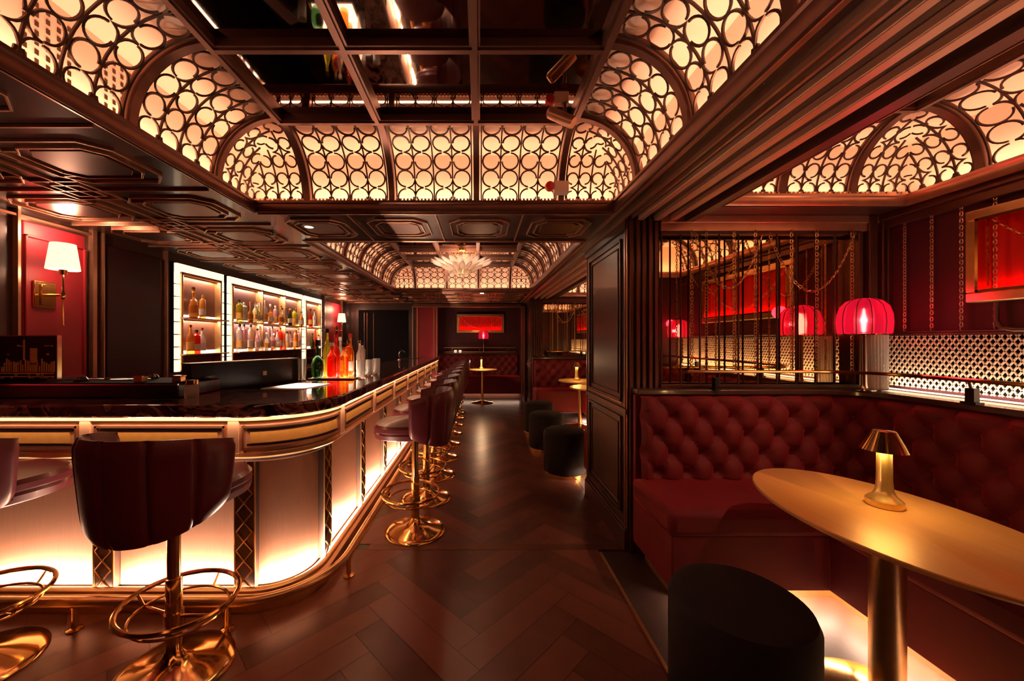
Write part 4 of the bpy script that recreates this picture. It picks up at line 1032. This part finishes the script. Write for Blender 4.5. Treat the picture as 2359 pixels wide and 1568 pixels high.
def tool(x, y, a, L, l):
    r = thing('bar_spoon', l, 'bar tool', (x, y, ZB), rz=a, group='bar tools'); obj('shaft', MB().tube([(-L/2, 0, .006), (L/2, 0, .008)], .004, 6), 'chrome', r)
    obj('bowl', MB().lathe([(.0001, 0), (.014, .003), (.016, .008), (.0001, .006)], (L/2+.01, 0, .002), 12, 1.3, 1), 'chrome', r)
tool(-2.35, 2.2, .2, .28, 'steel bar spoon lying beside the dark picture display'); tool(-2.20, 2.28, -.3, .24, 'steel bar spoon in the middle of the black tray')
tool(-2.05, 2.22, .1, .22, 'shorter steel spoon near the brass boxes')
for i, (x, y, l) in enumerate(((-2.28, 2.16, 'round steel shaker cap on the left of the tray'), (-2.0, 2.31, 'round steel strainer at the back of the tray'))):
    tag(obj('shaker_cap', MB().lathe([(.03, 0), (.032, .012), (.022, .028), (.0001, .032)], (x, y, ZB), 20), 'chrome'), l, 'bar tool', 'steel caps')
jar = thing('glass_jar', 'small glass jar with brass lid beside the black box', 'jar', (-1.60, 2.10, ZC))
obj('body', MB().lathe([(.0001, 0), (.032, 0), (.034, .01), (.034, .065), (.028, .075)], n=24), 'g_clear', jar); obj('lid', MB().lathe([(.031, .075), (.031, .098), (.0001, .10)], n=24), 'brass', jar)
# tap at the far end
tp = thing('bar_tap', 'small curved chrome tap at the far end of the bar', 'tap', (-1.32, 6.2, ZC))
obj('spout', MB().tube([(0, 0, 0), (0, 0, .10), (.02, 0, .14), (.06, 0, .15), (.09, 0, .12)], .010, 8), 'chrome', tp); obj('base', MB().lathe([(.025, 0), (.022, .012)], n=16), 'chrome', tp)
tag(obj('light_pad', MB().box(-1.38, -1.05, 6.6, 7.3, ZC+.0005, ZC+.006), 'chrome'), 'flat steel mat at the far end of the bar', 'mat')

# ------------------------------------------------------------------ ceiling fittings
def chandelier():
    r = thing('glass_chandelier', 'crystal petal chandelier under the far coffer', 'chandelier', (-.235, 4.9, 2.25))
    rnd = random.Random(5)
    for ring, (n, R_, z0, z1, w_) in enumerate(((20, .40, .09, .17, .062), (15, .28, .045, .12, .055), (9, .15, .0, .07, .045))):
        mb = MB()
        for i in range(n):
            a = 2*PI*i/n+ring*.2; c, s_ = math.cos(a), math.sin(a)
            def f(u, v):
                rr_ = .05+(R_-.05)*u; zz = z0+(z1-z0)*u**2.2; ww = w_*math.sin(PI*min(1, .15+.85*u))**.6*(v-.5)*2*(.35+.65*u)
                zz += .02*(2*v-1)**2
                return (rr_*c-ww*s_, rr_*s_+ww*c, zz)
            mb.grid(f, 6, 4)
        obj('petal_ring', mb, 'frost', r, solid=.004)
    obj('stem', MB().lathe([(.010, .05), (.010, .30), (.06, .31), (.06, .335)], n=16), 'brass', r)
    obj('finial', MB().lathe([(.0001, -.06), (.012, -.045), (.006, -.03), (.03, -.01), (.05, .01), (.02, .03)], n=16), 'g_clear', r)
    obj('bulb', MB().lathe([(.0001, .05), (.035, .065), (.05, .095), (.035, .125), (.0001, .14)], n=16), M['bulb'], r)
    for k in range(6):
        a = PI/3*k; obj('arm', MB().tube([(0, 0, .2), (.12*math.cos(a), .12*math.sin(a), .22), (.17*math.cos(a), .17*math.sin(a), .28)], .006, 6), 'brass', r)
chandelier(); point('chandelier light', (-.235, 4.9, 2.44), 90, (1, .72, .5), .05)
spot('menu spot', (-1.22, 2.66, 2.20), (0, 0, -1), 150, (1, .78, .6), 22, .6, .02)
tag(obj('downlight', MB().lathe([(.03, 0), (.03, -.010), (.0001, -.010)], (-1.22, 2.70, ZS), 20), 'led'), 'small round downlight in the soffit above the menu sheet', 'downlight')
point('end lamp glow', (.04, 8.38, .97), 12, (1, .62, .34), .03)
spot('aisle fill spot', (.04, 6.3, 2.2), (0, -.08, -1), 60, (1, .55, .25), 26, .7, .03)  # added spot and fitting, only to put a bright streak on the floor
tag(obj('downlight', MB().lathe([(.035, 0), (.035, -.012), (.0001, -.012)], (.04, 6.5, ZS), 20), 'led'), 'added round downlight in the soffit to brighten the aisle floor', 'downlight')
for i, (x, y) in enumerate(((-1.56, 2.85), (-1.56, 3.7), (-1.56, 4.6), (-1.56, 5.5))):
    tag(obj('sprinkler', MB().lathe([(.024, 0), (.02, -.010), (.007, -.014), (.007, -.03), (.016, -.032), (.0001, -.034)], (x, y, ZS-.0), 16), 'chrome'),
        '%s little steel ceiling nozzle beside the coffer edge' % ['nearest', 'second', 'third', 'farthest'][i], 'sprinkler', 'ceiling nozzles')
tl_ = thing('track_spotlight', 'dark copper cylinder spotlight on the ceiling mirror frame', 'spotlight', (.42, 1.86, ZT-.045))
mb = MB().lathe([(.026, 0), (.028, .01), (.028, .14), (.02, .15)], n=24); mb.xf(Matrix.Translation((-.02, -.02, -.08)) @ Matrix.Rotation(math.radians(-55), 4, Vector((.5, 1, 0))) @ Matrix.Translation((0, 0, -.07)))
obj('barrel', mb, 'bronze', tl_); obj('stem', MB().lathe([(.008, -.06), (.008, .0), (.02, .001)], n=12), 'bronzed', tl_)
al = thing('fire_alarm', 'red and white fire alarm on the rim of the near coffer', 'alarm', (.46, 2.30, ZR+.03))
obj('box', MB().box(-.005, .085, 0, .05, .0, .075), 'cream', al, bevel=.006)
obj('beacon', MB().lathe([(.028, 0), (.030, .008), (.026, .030), (.0001, .036)], n=24).xf(Matrix.Translation((-.03, .03, .045)) @ Matrix.Rotation(PI/2, 4, 'X')), 'redpl', al)

# ------------------------------------------------------------------ far end
mb = MB()
for x in (-1.46, -1.36, -1.0, -.94): mb.box(x, x+.022, YF-.03, YF, 0, 2.12)
for x in (.90, .96): mb.box(x, x+.022, YF-.03, YF, 0, 2.12)
mb.box(-1.46, .98, YF-.03, YF, 2.12, 2.14).box(-1.44, .9, YF-.05, YF, 2.16, 2.175)
trim(mb, 'bronze', smooth=False)
struct('wall_far_panel', MB().box(-1.38, -.92, YF-.01, YF+.09, 0, 2.12), 'wallred', smooth=False)
struct('door_1', MB().box(-2.62, -1.55, YF-.03, YF, 0, 2.06), 'blackr', smooth=False)
st = MB()
for x in (-2.5, -2.44, -2.3): st.box(x, x+.012, YF-.04, YF-.03, 0, 2.0)
trim(st, 'bronzed', smooth=False)
for i, x in enumerate((-.62, -.50)):
    tag(obj('candle_glass', MB().lathe([(.0001, 0), (.03, 0), (.035, .06), (.03, .06), (.026, .01)], (x, 9.68, 1.09), 16), 'shade'), '%s little lit candle glass on the alcove ledge' % ('left', 'right')[i], 'candle', 'candle glasses on the alcove ledge')
